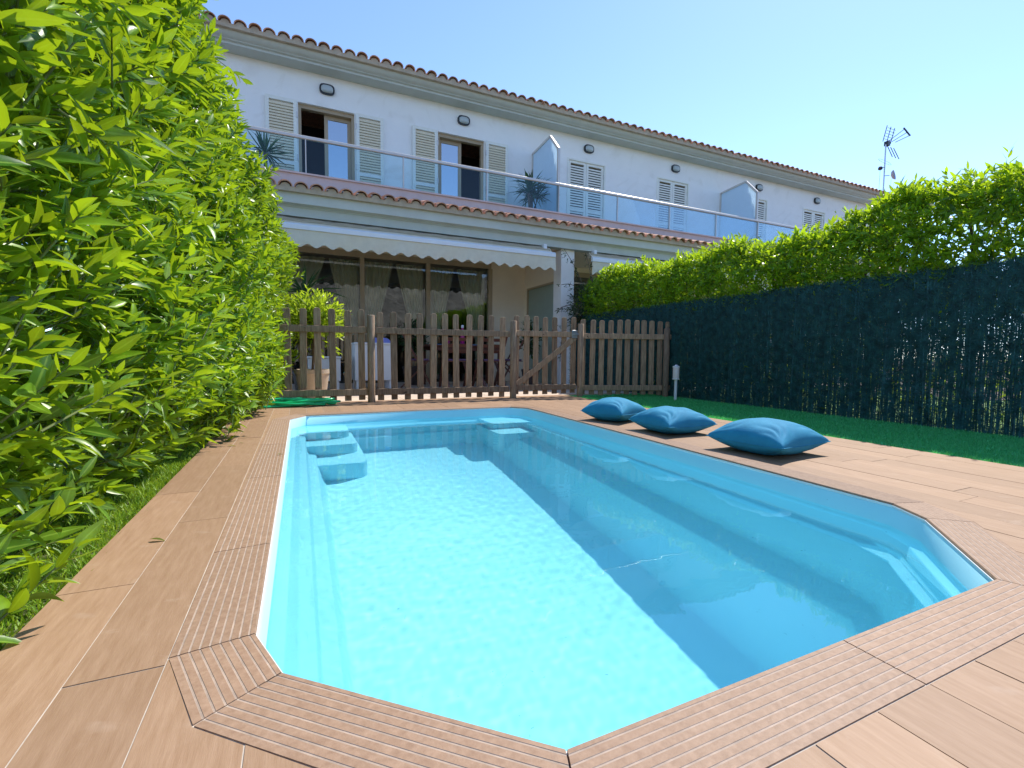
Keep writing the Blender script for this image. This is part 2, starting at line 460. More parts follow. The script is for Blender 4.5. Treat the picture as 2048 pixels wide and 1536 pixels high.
for i in range(len(P)):
    a, b = Vector(P[i]), Vector(P[(i + 1) % len(P)]); a2, b2 = Vector(PO[i]), Vector(PO[(i + 1) % len(P)])
    Lg = (b - a).length
    if i == 11: ts = [0, (4.45 - 3.24) / 3.4, (4.45 - 2.40) / 3.4, (4.45 - 1.548) / 3.4, 1]
    elif i == 2: ts = [0, .50, 1]
    else:
        kk = max(1, round(Lg / .85)); ts = [j / kk for j in range(kk + 1)]
    for t0, t1 in zip(ts[:-1], ts[1:]):
        coping(a.lerp(b, t0), a.lerp(b, t1), a2.lerp(b2, t0), a2.lerp(b2, t1))

# ------------------------------------------------------------------ pool
pool = thing('swimming_pool', 'small blue fibreglass swimming pool sunk into the brown deck', 'swimming pool', (1.05, 2.6, 0))
def lerp2(a, b, t): return (a[0] + (b[0] - a[0]) * t, a[1] + (b[1] - a[1]) * t)
FL = -1.16
S1 = [.34, .28, .13, .12, .18, .22, .24, .28, .32, .34, .34, .34]
S2 = [.72, .62, .42, .40, .52, .62, .66, .66, .70, .70, .70, .70]
rings = [([p for p in offset(P, .03)], -.012), ([p for p in offset(P, .0)], -.012), (offset(P, -.006), -.02),
         (offset(P, -.012), -.10), (offset(P, -.016), -.125), (offset(P, -.045), -.14), (offset(P, -.05), -.155)]
W0 = offset(P, -.05)
def ringL(w): return [lerp2(W0[i], Q[i], w[i]) for i in range(12)]
for w_, z in (([q * .30 for q in S1], -.24), ([q * .45 for q in S1], -.275), ([q * .92 for q in S1], -.30), (S1, -.32),
              ([q + .06 for q in S1], -.64), ([q + .10 for q in S1], -.69), ([q * .95 for q in S2], -.72), (S2, -.745),
              ([.85] * 12, FL + .12), ([.94] * 12, FL + .03), ([1.0] * 12, FL)):
    rings.append((ringL(w_), z))
sm = MB(); v = []; f = []
for r, z in rings: v += [(x - 1.05, y - 2.6, z) for x, y in r]
for k in range(len(rings) - 1):
    for i in range(12):
        f.append((k * 12 + i, k * 12 + (i + 1) % 12, (k + 1) * 12 + (i + 1) % 12, (k + 1) * 12 + i))
f.append(tuple(range((len(rings) - 1) * 12, len(rings) * 12)))
sm.add(v, f)
def caustic_receiver(o):
    o.cycles.is_caustics_receiver = True; return o
shell = caustic_receiver(obj('shell', sm, M['shell'], pool, 75))
rimm = MB(); r0 = offset(P, .004); r1 = offset(P, -.003)
rimm.add([(x - 1.05, y - 2.6, z) for r, z in ((r0, -.021), (r0, -.006), (r1, -.007), (r1, -.021)) for x, y in r],
         [(k * 12 + i, k * 12 + (i + 1) % 12, (k + 1) * 12 + (i + 1) % 12, (k + 1) * 12 + i) for k in range(3) for i in range(12)])
obj('rim', rimm, M['rim'], pool)
def step_block(x0, x1, y0, y1, z0, z1, r=.07, left=True):
    m = MB(); pts = []
    cs = [(x1 - r, y0 + r, -90, 0)] if left else [(x0 + r, y0 + r, 180, 270)]
    if left:
        pts = [(x0, y1), (x0, y0)] + [(x1 - r + r * math.cos(R_(t)), y0 + r + r * math.sin(R_(t))) for t in range(-90, 1, 15)] + [(x1, y1)]
    else:
        pts = [(x0, y1)] + [(x0 + r + r * math.cos(R_(t)), y0 + r + r * math.sin(R_(t))) for t in range(180, 271, 15)] + [(x1, y0), (x1, y1)]
    pts = [(x - 1.05, y - 2.6) for x, y in pts]
    n = len(pts)
    ins = [lerp2(p, (sum(q[0] for q in pts) / n, sum(q[1] for q in pts) / n), .06) for p in pts]
    v = [(*p, z0) for p in pts] + [(*p, z1 - .03) for p in pts] + [(*lerp2(p, q, .4), z1 - .008) for p, q in zip(pts, ins)] + [(*p, z1) for p in ins]
    f = [(k * n + i, k * n + (i + 1) % n, (k + 1) * n + (i + 1) % n, (k + 1) * n + i) for k in range(3) for i in range(n)] + [tuple(range(3 * n, 4 * n))]
    m.add(v, f)
    return caustic_receiver(obj('step', m, M['shell'], pool, 50))
for k, (y0, z1, x1) in enumerate(((4.26, -.17, .40), (3.98, -.48, .44), (3.68, -.80, .48))):
    step_block(-.02 + .05 * k, x1, y0, 4.62, FL - .02, z1)
for k, (x0, y0, z1) in enumerate(((1.72, 4.20, -.20), (1.66, 3.90, -.46))):
    step_block(x0, 2.20, y0, 4.62, FL - .02, z1, left=False)
for y_ in (1.9, 3.2):
    m = MB(); m.lathe([(.034, 0), (.034, .006), (.022, .010), (.012, .006)], (0, 0, 0), 16); o = obj('inlet', m, M['rim'], pool, 50); o.location = (-.062 - 1.05, y_ - 2.6, -.20); o.rotation_euler = (0, R_(90), 0)
# water with a calm rippled surface
NX, NY = 400, 700
xs = np.linspace(-.10, 2.26, NX + 1); ys = np.linspace(.54, 4.73, NY + 1)
XX, YY = np.meshgrid(xs, ys)
ZZ = np.full_like(XX, -.086)
wr = np.random.default_rng(3)
for k in range(60):
    lam = wr.uniform(.028, .14); th = wr.uniform(0, 6.28)
    ZZ += .00009 * lam * np.sin(6.2832 / lam * (np.cos(th) * XX + np.sin(th) * YY) + wr.uniform(0, 6.28))
idx = np.arange((NX + 1) * (NY + 1)).reshape(NY + 1, NX + 1)
quads = np.stack([idx[:-1, :-1], idx[:-1, 1:], idx[1:, 1:], idx[1:, :-1]], -1).reshape(-1, 4)
PW = offset(P, .012)
cxq = (XX[:-1, :-1] + XX[1:, 1:]).ravel() / 2; cyq = (YY[:-1, :-1] + YY[1:, 1:]).ravel() / 2
ins = np.ones(len(cxq), bool)
for i in range(12):
    (xa, ya), (xb, yb) = PW[i], PW[(i + 1) % 12]
    ins &= ((xb - xa) * (cyq - ya) - (yb - ya) * (cxq - xa)) > 0
wm = bpy.data.materials.new('pool water'); wm.use_nodes = True
t = wm.node_tree; t.nodes.clear()
out = t.nodes.new('ShaderNodeOutputMaterial'); gl = t.nodes.new('ShaderNodeBsdfGlass')
gl.inputs['IOR'].default_value = 1.333; gl.inputs['Roughness'].default_value = 0; gl.inputs[0].default_value = (.80, .985, 1, 1)
t.links.new(gl.outputs[0], out.inputs[0])
water = struct(link('water', npmesh('water', np.stack([XX, YY, ZZ], -1).reshape(-1, 3), quads[ins], wm, smooth=True)))
water.cycles.is_caustics_caster = True

# ------------------------------------------------------------------ terrace floor
ter = MB(); ter.box(-3.2, 20, 5.86, 9.5, -.06, -.004)
terrace = struct(obj('terrace', ter, M['grout']))
tm = MB(); tm.box(-.198, .198, -.198, .198, -.01, .002)
tme = tm.mesh('terrace_tile', M['terrace'], bevel=.002)
for i in range(-3, 12):
    for j in range(9):
        x, y = i * .4 + .2, 6.06 + j * .4
        if y < 9.3 and x < 4.6: link('terrace_tile', tme, terrace, Matrix.Translation((x, y, 0)))

# ------------------------------------------------------------------ house row
YW = 9.5
HX = [-2.9, 4.78, 10.5, 19.2]
def wall_with_holes(x0, x1, z0, z1, holes, y0, y1):
    m = MB()
    xs = sorted({x0, x1} | {h[0] for h in holes} | {h[1] for h in holes}); zs = sorted({z0, z1} | {h[2] for h in holes} | {h[3] for h in holes})
    for xa, xb in zip(xs[:-1], xs[1:]):
        za = None
        for zi, zj in zip(zs[:-1], zs[1:]):
            hole = any(h[0] <= xa and xb <= h[1] and h[2] <= zi and zj <= h[3] for h in holes)
            if not hole and za is None: za = zi
            if (hole or zj == zs[-1]) and za is not None:
                e = zi if hole else zj
                m.box(xa, xb, y0, y1, za, e); za = None
    return m
# one barrel tile, open end towards -Y, lying along +Y
def barrel(r0, r1, L, th, up=True, n=9):
    m = MB(); v = []; s = 1 if up else -1
    for y, r in ((0, r0), (L, r1)):
        for rr in (r, r - th):
            v += [(rr * 1.13 * math.cos(math.pi * k / n), y, s * rr * .92 * math.sin(math.pi * k / n)) for k in range(n + 1)]
    q = n + 1; f = []
    for k in range(n):
        f += [(k, k + 1, 2 * q + k + 1, 2 * q + k), (q + k, 3 * q + k, 3 * q + k + 1, q + k + 1), (k, q + k, q + k + 1, k + 1), (2 * q + k, 2 * q + k + 1, 3 * q + k + 1, 3 * q + k)]
    f += [(0, 2 * q, 3 * q, q), (n, q + n, 3 * q + n, 2 * q + n)]
    m.add(v, f); return m
tile_cover = barrel(.084, .070, .40, .013).mesh('cover_tile', M['terracotta'], 60)
tile_pan = barrel(.075, .062, .40, .013, False).mesh('channel_tile', M['terracotta'], 60)
PITCH = .21
LEAVES_TILT = R_(16)
def tile_row(roof, x0, x1, y, z, rows=1, ph=0):
    k0 = math.ceil((x0 + .03 - ph) / PITCH); k1 = math.floor((x1 - .03 - ph) / PITCH)
    for k in range(k0, k1 + 1):
        for r in range(rows):
            yy = y + r * .15; zz = z + r * .15 * math.tan(LEAVES_TILT) + r * .006
            mw = Matrix.Translation((ph + k * PITCH + random.uniform(-.006, .006), yy + random.uniform(-.012, .012), zz)) @ Matrix.Rotation(LEAVES_TILT + random.uniform(-.02, .02), 4, 'X') @ Matrix.Rotation(random.uniform(-.03, .03), 4, 'Z')
            link('roof_tile', tile_cover, roof, mw)
        if rows:
            link('channel_tile', tile_pan, roof, Matrix.Translation((ph + (k + .5) * PITCH, y + .03, z + .035)) @ Matrix.Rotation(LEAVES_TILT, 4, 'X'))
def mortar(x0, x1, y, z, ph=0):
    m = MB(); poly = [(x0, z - .05)]
    k0 = math.ceil((x0 + .03 - ph) / PITCH); k1 = math.floor((x1 - .03 - ph) / PITCH)
    top = []
    for k in range(k0, k1 + 1):
        for t in range(170, 9, -16):
            top.append((ph + k * PITCH + .066 * math.cos(R_(t)), z + .004 + .060 * math.sin(R_(t))))
    poly = [(x0, z - .05), (x1, z - .05), (x1, z + .004)] + top[::-1] + [(x0, z + .004)]
    m.prism(poly, 1, y, y + .10); return m
def shutter_leaf(parent, x0, x1, z0, z1, y, side, mid=None, handle=False):
    """louvred leaf lying in a plane parallel to the wall; side: hinge side"""
    f = MB(); fw = .06; w_ = x1 - x0; h_ = z1 - z0; mid = h_ * .44 if mid is None else mid
    for a in ((0, fw, 0, h_), (w_ - fw, w_, 0, h_), (fw, w_ - fw, h_ - fw, h_), (fw, w_ - fw, 0, fw * 1.4), (fw, w_ - fw, mid - fw / 2, mid + fw / 2)):
        f.box(a[0], a[1], -.018, .018, a[2], a[3])
    s = obj('shutter', f, M['shutter'], parent); s.location = (x0, y, z0)
    l = MB(); z = fw * 1.4 + .03; pit, hh = (.05, .040) if handle is not None else (.058, .040)
    while z < h_ - fw - .02:
        if abs(z - mid) > fw / 2 + .02:
            l.prism([(-.014, z - hh / 2), (-.016, z + hh / 2 - .006), (.010, z + hh / 2), (.013, z - hh / 2 + .008)], 0, fw, w_ - fw)
        z += pit
    lo = stuff(obj('louvres', l, M['shutter_slat'] if handle is not None else M['shutter'], s))
    hg = MB()
    hx = 0 if side < 0 else w_
    for zz in (.25, h_ * .5, h_ - .25):
        hg.box(hx - .012, hx + .012, -.028, -.010, zz - .05, zz + .05)
    obj('hinge', hg, M['alu'], s)
    if handle:
        hb = MB(); hb.box(w_ * .08, w_ * .3, -.045, -.02, h_ * .36, h_ * .36 + .03); obj('handle', hb, M['steel'], s)
    return s

def build_house(i, label, doors, open_):
    x0, x1 = HX[i], HX[i + 1]
    h = thing('terraced_house', label, 'house', (x0, YW, 0), group='row of joined houses')
    lx = lambda x: x - x0
    ly = lambda y: y - YW
    class LB(MB):
        pass
    def L(mb):   # to local
        mb.v = [(x - x0, y - YW, z) for x, y, z in mb.v]; return mb
    zt = 5.06; zb = 3.08
    # upper wall with door openings, rear and party walls
    up = wall_with_holes(x0, x1, 3.08, 5.86, [(a, b, zb, zt) for a, b in doors], YW, YW + .22)
    obj('upper_wall', L(up), M['plaster'], h)
    big = (x1 - 5.36, x1 - .96, -.05, 2.52)
    lw = wall_with_holes(x0, x1, -.06, 2.62, [big], YW - .02, YW + .2)
    obj('lower_wall', L(lw), M['cream'], h)
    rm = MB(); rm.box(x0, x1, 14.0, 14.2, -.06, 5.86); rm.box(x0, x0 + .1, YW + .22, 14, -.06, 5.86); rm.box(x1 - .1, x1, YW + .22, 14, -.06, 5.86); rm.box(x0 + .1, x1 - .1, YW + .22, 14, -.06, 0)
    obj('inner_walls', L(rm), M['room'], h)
    # porch slab with the balcony floor
    sl_ = MB(); sl_.box(x0, x1, 7.97, 14, 2.62, 3.075)
    obj('balcony_slab', L(sl_), M['cream'], h)
    # stepped cornice under the lower tiles
    co = MB(); co.prism([(7.97, 2.60), (7.80, 2.60), (7.80, 2.72), (7.775, 2.745), (7.69, 2.76), (7.69, 2.905), (7.97, 2.95)], 0, x0, x1)
    obj('porch_cornice', L(co), M['cornice'], h)
    lr = MB(); lr.prism([(7.70, 2.907), (8.23, 3.05), (8.23, 3.0), (7.97, 2.952)], 0, x0, x1)
    lroof = obj('porch_roof', L(lr), M['mortar'], h)
    tile_row(lroof, 0, x1 - x0, ly(7.60), 2.965, 2, ph=.05)
    fl = MB(); fl.v = []
    fill = mortar(0, x1 - x0, ly(7.63), 2.955, ph=.05); obj('mortar_bed', fill, M['mortar'], lroof)
    pa = MB(); pa.box(x0, x1, 8.22, 8.42, 3.04, 3.36); pa.box(x0, x1, 8.19, 8.45, 3.36, 3.385)
    par = obj('balcony_kerb', L(pa), M['parapet'], h)
    # glass balustrade
    yb = 8.30
    rl = MB(); rl.box(x0, x1, yb - .03, yb + .03, 3.935, 3.985)
    rail = obj('handrail', L(rl), M['alu'], h, bevel=.008)
    npan = 4; wp = (x1 - x0) / round((x1 - x0) / 1.42); x = x0
    while x < x1 - .1:
        xe = x + wp
        gp = MB(); gp.box(x + .012, xe - .012, yb - .005, yb + .005, 3.387, 3.934); obj('glass_panel', L(gp), M['bglass'], h)
        ps = MB(); ps.box(x - .008, x + .008, yb - .02, yb + .02, 3.386, 3.934); obj('rail_post', L(ps), M['alu'], h)
        x = xe
    # upper cornice, roof
    cp = [(9.5, 5.614), (9.22, 5.614), (9.22, 5.648), (9.205, 5.656), (9.18, 5.660), (9.172, 5.672), (9.14, 5.684), (9.105, 5.702), (9.085, 5.73), (9.078, 5.752), (9.078, 5.775), (9.5, 5.89)]
    cn = MB(); cn.prism(cp, 0, x0, x1); obj('eaves_cornice', L(cn), M['cornice'], h, 35)
    rf = MB(); t16 = math.tan(LEAVES_TILT)
    rf.prism([(9.085, 5.777), (12.0, 5.777 + 2.915 * t16), (14.4, 5.95), (14.4, 5.86), (12.0, 5.67 + 2.915 * t16), (9.5, 5.855)], 0, x0, x1)
    roof = obj('roof', L(rf), M['terracotta'], h)
    tile_row(roof, 0, x1 - x0, ly(8.985), 5.818, 1, ph=.05)
    obj('mortar_bed', mortar(0, x1 - x0, ly(9.01), 5.806, ph=.05), M['mortar'], roof)
    cs = MB()       # the further rows of tiles, up the slope
    k = 0; xx = .05 + PITCH
    while xx < x1 - x0 - .1:
        cs.prism([(xx + .075 * math.cos(R_(t)), .075 * math.sin(R_(t))) for t in range(0, 181, 30)], 1, 0, 2.8); xx += PITCH
    up_t = stuff(obj('upper_tile_rows', cs, M['terracotta'], roof)); up_t.matrix_local = Matrix.Translation((0, ly(9.35), 5.818 + .365 * t16 + .012)) @ Matrix.Rotation(LEAVES_TILT, 4, 'X')
    # balcony doors
    for di, (a, b) in enumerate(doors):
        fr = MB()
        yf = YW + .10
        for q in ((a, a + .05, zb, zt), (b - .05, b, zb, zt), (a + .05, b - .05, zt - .07, zt)):
            fr.box(q[0], q[1], yf - .04, yf + .05, q[2], q[3])
        door = obj('balcony_door', L(fr), M['frame'], h)
        md = (a + b) / 2
        if open_:
            s0, s1 = (md - .04, b - .05) if di == 0 else (a + .05, md + .04)
            sf = MB()
            for q in ((s0, s0 + .065, zb, zt - .07), (s1 - .065, s1, zb, zt - .07), (s0 + .065, s1 - .065, zt - .14, zt - .07)):
                sf.box(q[0], q[1], yf + .055, yf + .09, q[2], q[3])
            obj('sash', L(sf), M['frame'], door)
            gp = MB(); gp.box(s0 + .065, s1 - .065, yf + .07, yf + .076, zb, zt - .14); obj('pane', L(gp), M['glass2'], door)
            bk = MB(); bk.box(a - .4, b + .4, yf + 1.3, yf + 1.34, zb, zt + .2); obj('room_dark_sheet', L(bk), M['dark'], door)  # added near-black sheet; the room's darkness is put into its colour
            hw = .505
            shutter_leaf(h, lx(a) - hw - .02, lx(a) - .02, zb, zt, ly(YW - .03), 1, handle=(di == 1))
            shutter_leaf(h, lx(b) + .02, lx(b) + hw + .02, zb, zt, ly(YW - .03), -1)
        else:
            md = (a + b) / 2
            shutter_leaf(h, lx(a) + .012, lx(md) - .004, zb, zt, ly(YW + .035), -1, handle=None)
            shutter_leaf(h, lx(md) + .004, lx(b) - .012, zb, zt, ly(YW + .035), 1, handle=None)
            db = MB(); db.box(a + .01, b - .01, YW + .075, YW + .09, zb, zt - .005); obj('dark_backing', L(db), M['dark'], door)  # near-black backing sheet, paints the shade in the gaps between louvres
            of = MB()
            for q in ((a - .03, a + .008, zb, zt + .03), (b - .008, b + .03, zb, zt + .03), (a + .008, b - .008, zt - .004, zt + .03)):
                of.box(q[0], q[1], YW - .012, YW + .05, q[2], q[3])
            obj('shutter_frame', L(of), M['shutter'], door)
    # ground floor sliding window
    a, b = big[0], big[1]; zt2 = 2.52; yg = YW + .02
    if i == 0:
        fr = MB(); fr.box(a, b, yg - .05, yg + .06, 2.41, zt2 - .002)
        bars = [a, 1.15, 2.44, 3.80]
        for k_, xx in enumerate(bars): fr.box(xx - (.035 if k_ else 0), xx + .045, yg - .05 - .002 * k_, yg + .06, -.05, 2.408)
        win = obj('sliding_window', L(fr), M['frame'], h)
        for xa, xb in zip(bars[:-1], bars[1:]):
            gp = MB(); gp.box(xa + .045, xb - .036, yg, yg + .008, -.03, 2.408); obj('pane', L(gp), M['glass'], win)
        jb = MB(); jb.box(3.846, 3.92, yg - .035, yg + .19, -.05, 2.52); jb.v = jb.v
        obj('window_jamb', L(jb), M['frame'], h)
        # curtains with V-shaped partings
        for (xa, xb, tie) in ((-.5, .52, -.35), (.56, 1.12, 1.10), (1.18, 1.78, 1.22), (1.82, 2.40, 2.36), (2.46, 3.06, 2.55), (3.10, 3.78, 3.72)):
            def cf(u, v, xa=xa, xb=xb, tie=tie):
                z = .05 + v * 2.33; k2 = min(1, max(0, (z - .95) / 1.45)); k2 = k2 ** .8
                wdt = .30 + .70 * k2; xx_ = xa + u * (xb - xa); xx_ = tie + (xx_ - tie) * wdt
                return (xx_, yg + .16 + .018 * math.sin(u * 46) + .008 * math.sin(u * 17 + 3 * v), z)
            cu = MB(); cu.grid(cf, 70, 14); obj('curtain', L(cu), M['curtain'], win, 180)
        wl = MB(); wl.box(3.92, big[1] + .001, YW + .004, YW + .19, -.05, 2.52)
        wl2 = wl; obj('wall_panel', L(wl2), M['cream'], h)
    else:
        fr = MB(); fr.box(a, b, yg - .03, yg + .06, 2.41, 2.518)
        for xx in (a, (a + b) / 2 - .04, b - .08): fr.box(xx, xx + .08, yg - .032, yg + .06, -.05, 2.408)
        win = obj('sliding_window', L(fr), M['frame'], h)
        for xa, xb in ((a + .08, (a + b) / 2 - .04), ((a + b) / 2 + .04, b - .08)):
            gp = MB(); gp.box(xa, xb, yg, yg + .008, -.03, 2.408); obj('pane', L(gp), M['glass'], win)
    # porch pillar and frosted partition on the right-hand boundary
    if i < 2:
        xp = x1 - .15
        pl = MB(); pl.box(xp, xp + .29, 7.90, 8.19, -.06, 2.598); obj('porch_pillar', L(pl), M['plaster'], h)
        pw = MB(); pw.box(xp, xp + .12, 8.19, YW - .02, 2.03, 2.618); pw.box(xp, xp + .12, 9.36, YW - .02, -.06, 2.03)
        pt = obj('partition_wall', L(pw), M['cream'], h)
        pf = MB(); pf.box(xp - .01, xp + .07, 8.195, 9.36, 1.99, 2.028); pf.box(xp - .01, xp + .07, 9.32, 9.358, -.05, 1.99); obj('partition_frame', L(pf), M['frame'], pt)
        pg = MB(); pg.box(xp + .02, xp + .03, 8.195, 9.32, -.05, 1.99); obj('frosted_pane', L(pg), M['frostg'], pt)
    return h
build_house(0, 'white house end with open balcony shutters above the wooden fence', [(.084, 1.048), (2.654, 3.658)], True)
build_house(1, 'middle white house between the two balcony glass screens, shutters closed', [(5.717, 6.71), (8.34, 9.35)], False)
build_house(2, 'farthest white house, mostly behind the right hedge, below the antenna', [(11.40, 12.36), (13.98, 14.98)], False)

# balcony dividers of frosted glass
def divider(x, label):
    d = thing('balcony_divider', label, 'glass screen', (x, YW, 3.08), group='frosted screens between balconies')
    pts = [(YW - .02, 0.0), (YW - .02, 1.91), (8.70, 1.97), (8.36, 1.60), (8.36, 0.0)]
    pts = [(y - YW, z) for y, z in pts]
    f = MB()
    for (a, b) in zip(pts[:-1], pts[1:]):
        f.bar((0, a[0], a[1]), (0, b[0], b[1]), .05, .045, up=(1, 0, 0))
    f.bar((0, pts[0][0], .62), (0, pts[-1][0], .62), .03, .03, up=(1, 0, 0)) if False else None
    obj('frame', f, M['alu'], d)
    p = MB(); p.prism([(y, z) for y, z in pts], 0, -.006, .006); obj('frosted_pane', p, M['frost'], d)
divider(4.80, 'frosted glass balcony screen beside the spiky balcony plant')
divider(10.52, 'farther frosted glass balcony screen above the hedge top')
# bulkhead wall lamps
lampnames = ['black oval wall lamp above the open shutters nearest the left hedge', 'black oval wall lamp above the second pair of open shutters',
             'black oval wall lamp just right of the nearer balcony screen', 'black oval wall lamp above the second pair of closed shutters',
             'black wall lamp half hidden behind the farther balcony screen', 'black oval wall lamp farthest right, under the end of the eaves']
for x, lab in zip((.572, 3.19, 6.25, 8.89, 11.99, 14.56), lampnames):
    t_ = thing('wall_lamp', lab, 'wall lamp', (x, YW, 5.37), group='oval lamps along the upper wall')
    def oval(a, b, n=20, p=3):
        return [(a * math.copysign(abs(math.cos(6.2832 * k / n)) ** (2 / p), math.cos(6.2832 * k / n)), b * math.copysign(abs(math.sin(6.2832 * k / n)) ** (2 / p), math.sin(6.2832 * k / n))) for k in range(n)]
    b_ = MB(); b_.prism(oval(.130, .092), 1, -.045, -.002); obj('housing', b_, M['lamp_black'], t_, 40)
    e_ = MB(); n_ = 20; v = []
    for s_, y_ in ((1, -.046), (.9, -.075), (.6, -.092)): v += [(x_ * s_, y_, z_ * s_ - .004) for x_, z_ in oval(.104, .066)]
    e_.add(v, [(k * n_ + i, k * n_ + (i + 1) % n_, (k + 1) * n_ + (i + 1) % n_, (k + 1) * n_ + i) for k in range(2) for i in range(n_)] + [tuple(range(2 * n_, 3 * n_))])
    obj('diffuser', e_, M['lamp_glass'], t_, 60)
# awnings
def awning(x0, x1, label):
    a = thing('awning', label, 'awning', ((x0 + x1) / 2, 7.62, 2.4), group='retracted cream awnings')
    hw = (x1 - x0) / 2
    b = MB(); b.prism([(-.03, -.035), (.03, -.035), (.03, .05), (-.005, .055), (-.03, .03)], 0, -hw, hw); obj('front_bar', b, M['bar'], a, bevel=.003)
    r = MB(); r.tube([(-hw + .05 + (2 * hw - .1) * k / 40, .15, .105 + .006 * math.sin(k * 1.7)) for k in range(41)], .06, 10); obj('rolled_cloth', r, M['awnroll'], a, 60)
    c = MB(); c.grid(lambda u, v: (-hw + .03 + u * (2 * hw - .06), .03 + v * .12, .052 + v * .11 - .01 * math.sin(math.pi * v) + .003 * math.sin(u * 60)), 60, 4); obj('cloth', c, M['awning'], a, 180)
    ns = int((x1 - x0) / .222)
    def vf(u, v):
        x = -hw + u * 2 * hw
        z = -.035 - v * (.225 + .027 * math.cos(2 * math.pi * u * ns))
        y = -.012 + .012 * v * math.sin(u * 23) + .010 * v * math.sin(u * 61 + 2 * v) - .01 * v
        return (x, y, z)
    va = MB(); va.grid(vf, ns * 8, 6); vo = obj('valance', va, M['awning'], a, 180)
    br = MB()
    for x in (-hw + .15, hw - .15): br.box(x - .03, x + .03, .10, .34, .13, .215)
    obj('bracket', br, M['bar'], a)
awning(-.85, 4.335, 'cream retracted awning with scalloped valance over the big window')
awning(5.14, 10.1, 'far cream awning partly hidden behind the right hedge')

# ------------------------------------------------------------------ picket fence and gate
FYX = [-5, -.2, .8, 2.6, 3.60, 4.9]; FYY = [5.80, 5.78, 5.75, 5.70, 5.62, 5.17]
def FY(x): return float(np.interp(x, FYX, FYY))
def picket_mesh(h_, wd=.074):
    m = MB(); c = .022
    m.prism([(-wd / 2, 0), (wd / 2, 0), (wd / 2, h_ - c), (wd / 2 - c * .35, h_ - c * .3), (wd / 2 - c, h_), (-wd / 2 + c, h_), (-wd / 2 + c * .35, h_ - c * .3), (-wd / 2, h_ - c)], 1, -.010, .010)
    return m.mesh('picket', M['fence'], bevel=.003)
pk = [picket_mesh(1.05), picket_mesh(1.06), picket_mesh(1.055)]
def rail_bar(par, x0, x1, z, base, wd=.075):
    m = MB(); a = (x0 - base[0], FY(x0) - base[1] - .028, z); b = (x1 - base[0], FY(x1) - base[1] - .028, z)
    m.bar(a, b, .034, wd); return obj('rail', m, M['fence'], par, bevel=.004)
def post(par, x, h_, base, yo=-.055):
    m = MB(); m.tube([(0, 0, -.05), (0, 0, h_ - .006), (0, 0, h_)], [.043, .043, .037], 12); o = obj('post', m, M['fence'], par, 50)
    o.location = (x - base[0], FY(x) - base[1] + yo, 0)
def panel(xs, x0, x1, posts, label, name='picket_fence', cat='fence'):
    base = ((x0 + x1) / 2, FY((x0 + x1) / 2))
    t_ = thing(name, label, cat, (*base, 0), group='wooden picket fence panels' if name == 'picket_fence' else None)
    for x in xs:
        o = link('picket', random.choice(pk), t_)
        o.location = (x - base[0], FY(x) - base[1], random.uniform(.012, .03) if name != 'garden_gate' else random.uniform(.035, .05)); o.rotation_euler = (0, random.uniform(-.014, .014), math.atan((FY(x + .1) - FY(x)) / .1))
    for z in (.845, .118): rail_bar(t_, x0, x1, z if name != 'garden_gate' else z + .015, base)
    for x, h_ in posts: post(t_, x, h_, base)
    return t_, base
XL = [-.40, -.239, -.099, .054, .213, .37, .531, .687]
panel(XL, -.48, .745, [(.786, 1.02)], 'left picket fence panel, beside the hedge and green hose')
panel([.903, 1.063, 1.221, 1.378, 1.537, 1.689, 1.838, 1.999, 2.148, 2.306, 2.459], .828, 2.555, [(2.599, 1.02)], 'long middle picket fence panel left of the gate')
gt, gb = panel([2.662, 2.807, 2.946, 3.087, 3.23, 3.372, 3.507], 2.645, 3.545, [], 'wooden picket gate with a diagonal brace and metal latch', 'garden_gate', 'gate')
br = MB(); br.bar((2.66 - gb[0], FY(2.66) - gb[1] - .03, .175), (3.52 - gb[0], FY(3.52) - gb[1] - .03, .82), .03, .075); obj('diagonal_brace', br, M['fence'], gt, bevel=.004)
la = MB(); la.box(-.045, .045, -.008, 0, -.055, .055); la.box(-.02, .07, -.022, -.008, -.012, .012); lo_ = obj('latch', la, M['steel'], gt, bevel=.002); lo_.location = (3.50 - gb[0], FY(3.5) - gb[1] - .048, .865)
panel([3.654, 3.781, 3.907, 4.028, 4.147, 4.264, 4.378, 4.493, 4.603, 4.717, 4.83], 3.64, 4.86, [(3.594, 1.01), (4.77, .965)], 'right picket fence panel against the dark brushwood screen')

# ------------------------------------------------------------------ foliage tools
def leaf_template(seg, cross=True, wid=.14, droop=.10, fold=.05):
    """unit leaf along +x; columns: left, mid, right"""
    ts = np.linspace(0, 1, seg + 1)
    wv = np.sin(np.pi * np.clip(ts, 0, 1) ** .8) ** .9 * wid + .004
    wv[0] = .008; wv[-1] = .003
    V = []
    for t_, w_ in zip(ts, wv):
        z = -droop * t_ * t_
        if cross: V += [(t_, -w_, z + fold * w_ / wid), (t_, 0, z), (t_, w_, z + fold * w_ / wid)]
        else: V += [(t_, -w_, z), (t_, w_, z)]
    c = 3 if cross else 2; F = []
    for i in range(seg):
        for j in range(c - 1):
            F.append((i * c + j, (i + 1) * c + j, (i + 1) * c + j + 1, i * c + j + 1))
    return np.array(V, float), np.array(F, int)
def norm(a): return a / np.maximum(np.linalg.norm(a, axis=-1, keepdims=True), 1e-9)
def frames(d, nrm):
    d = norm(d); s = norm(np.cross(nrm, d)); n_ = np.cross(d, s); return d, s, n_
def rib_of(V): return (np.abs(V[:, 1]) < 1e-6).astype(float) if len(V) % 3 == 0 and abs(V[1, 1]) < 1e-6 else np.zeros(len(V))
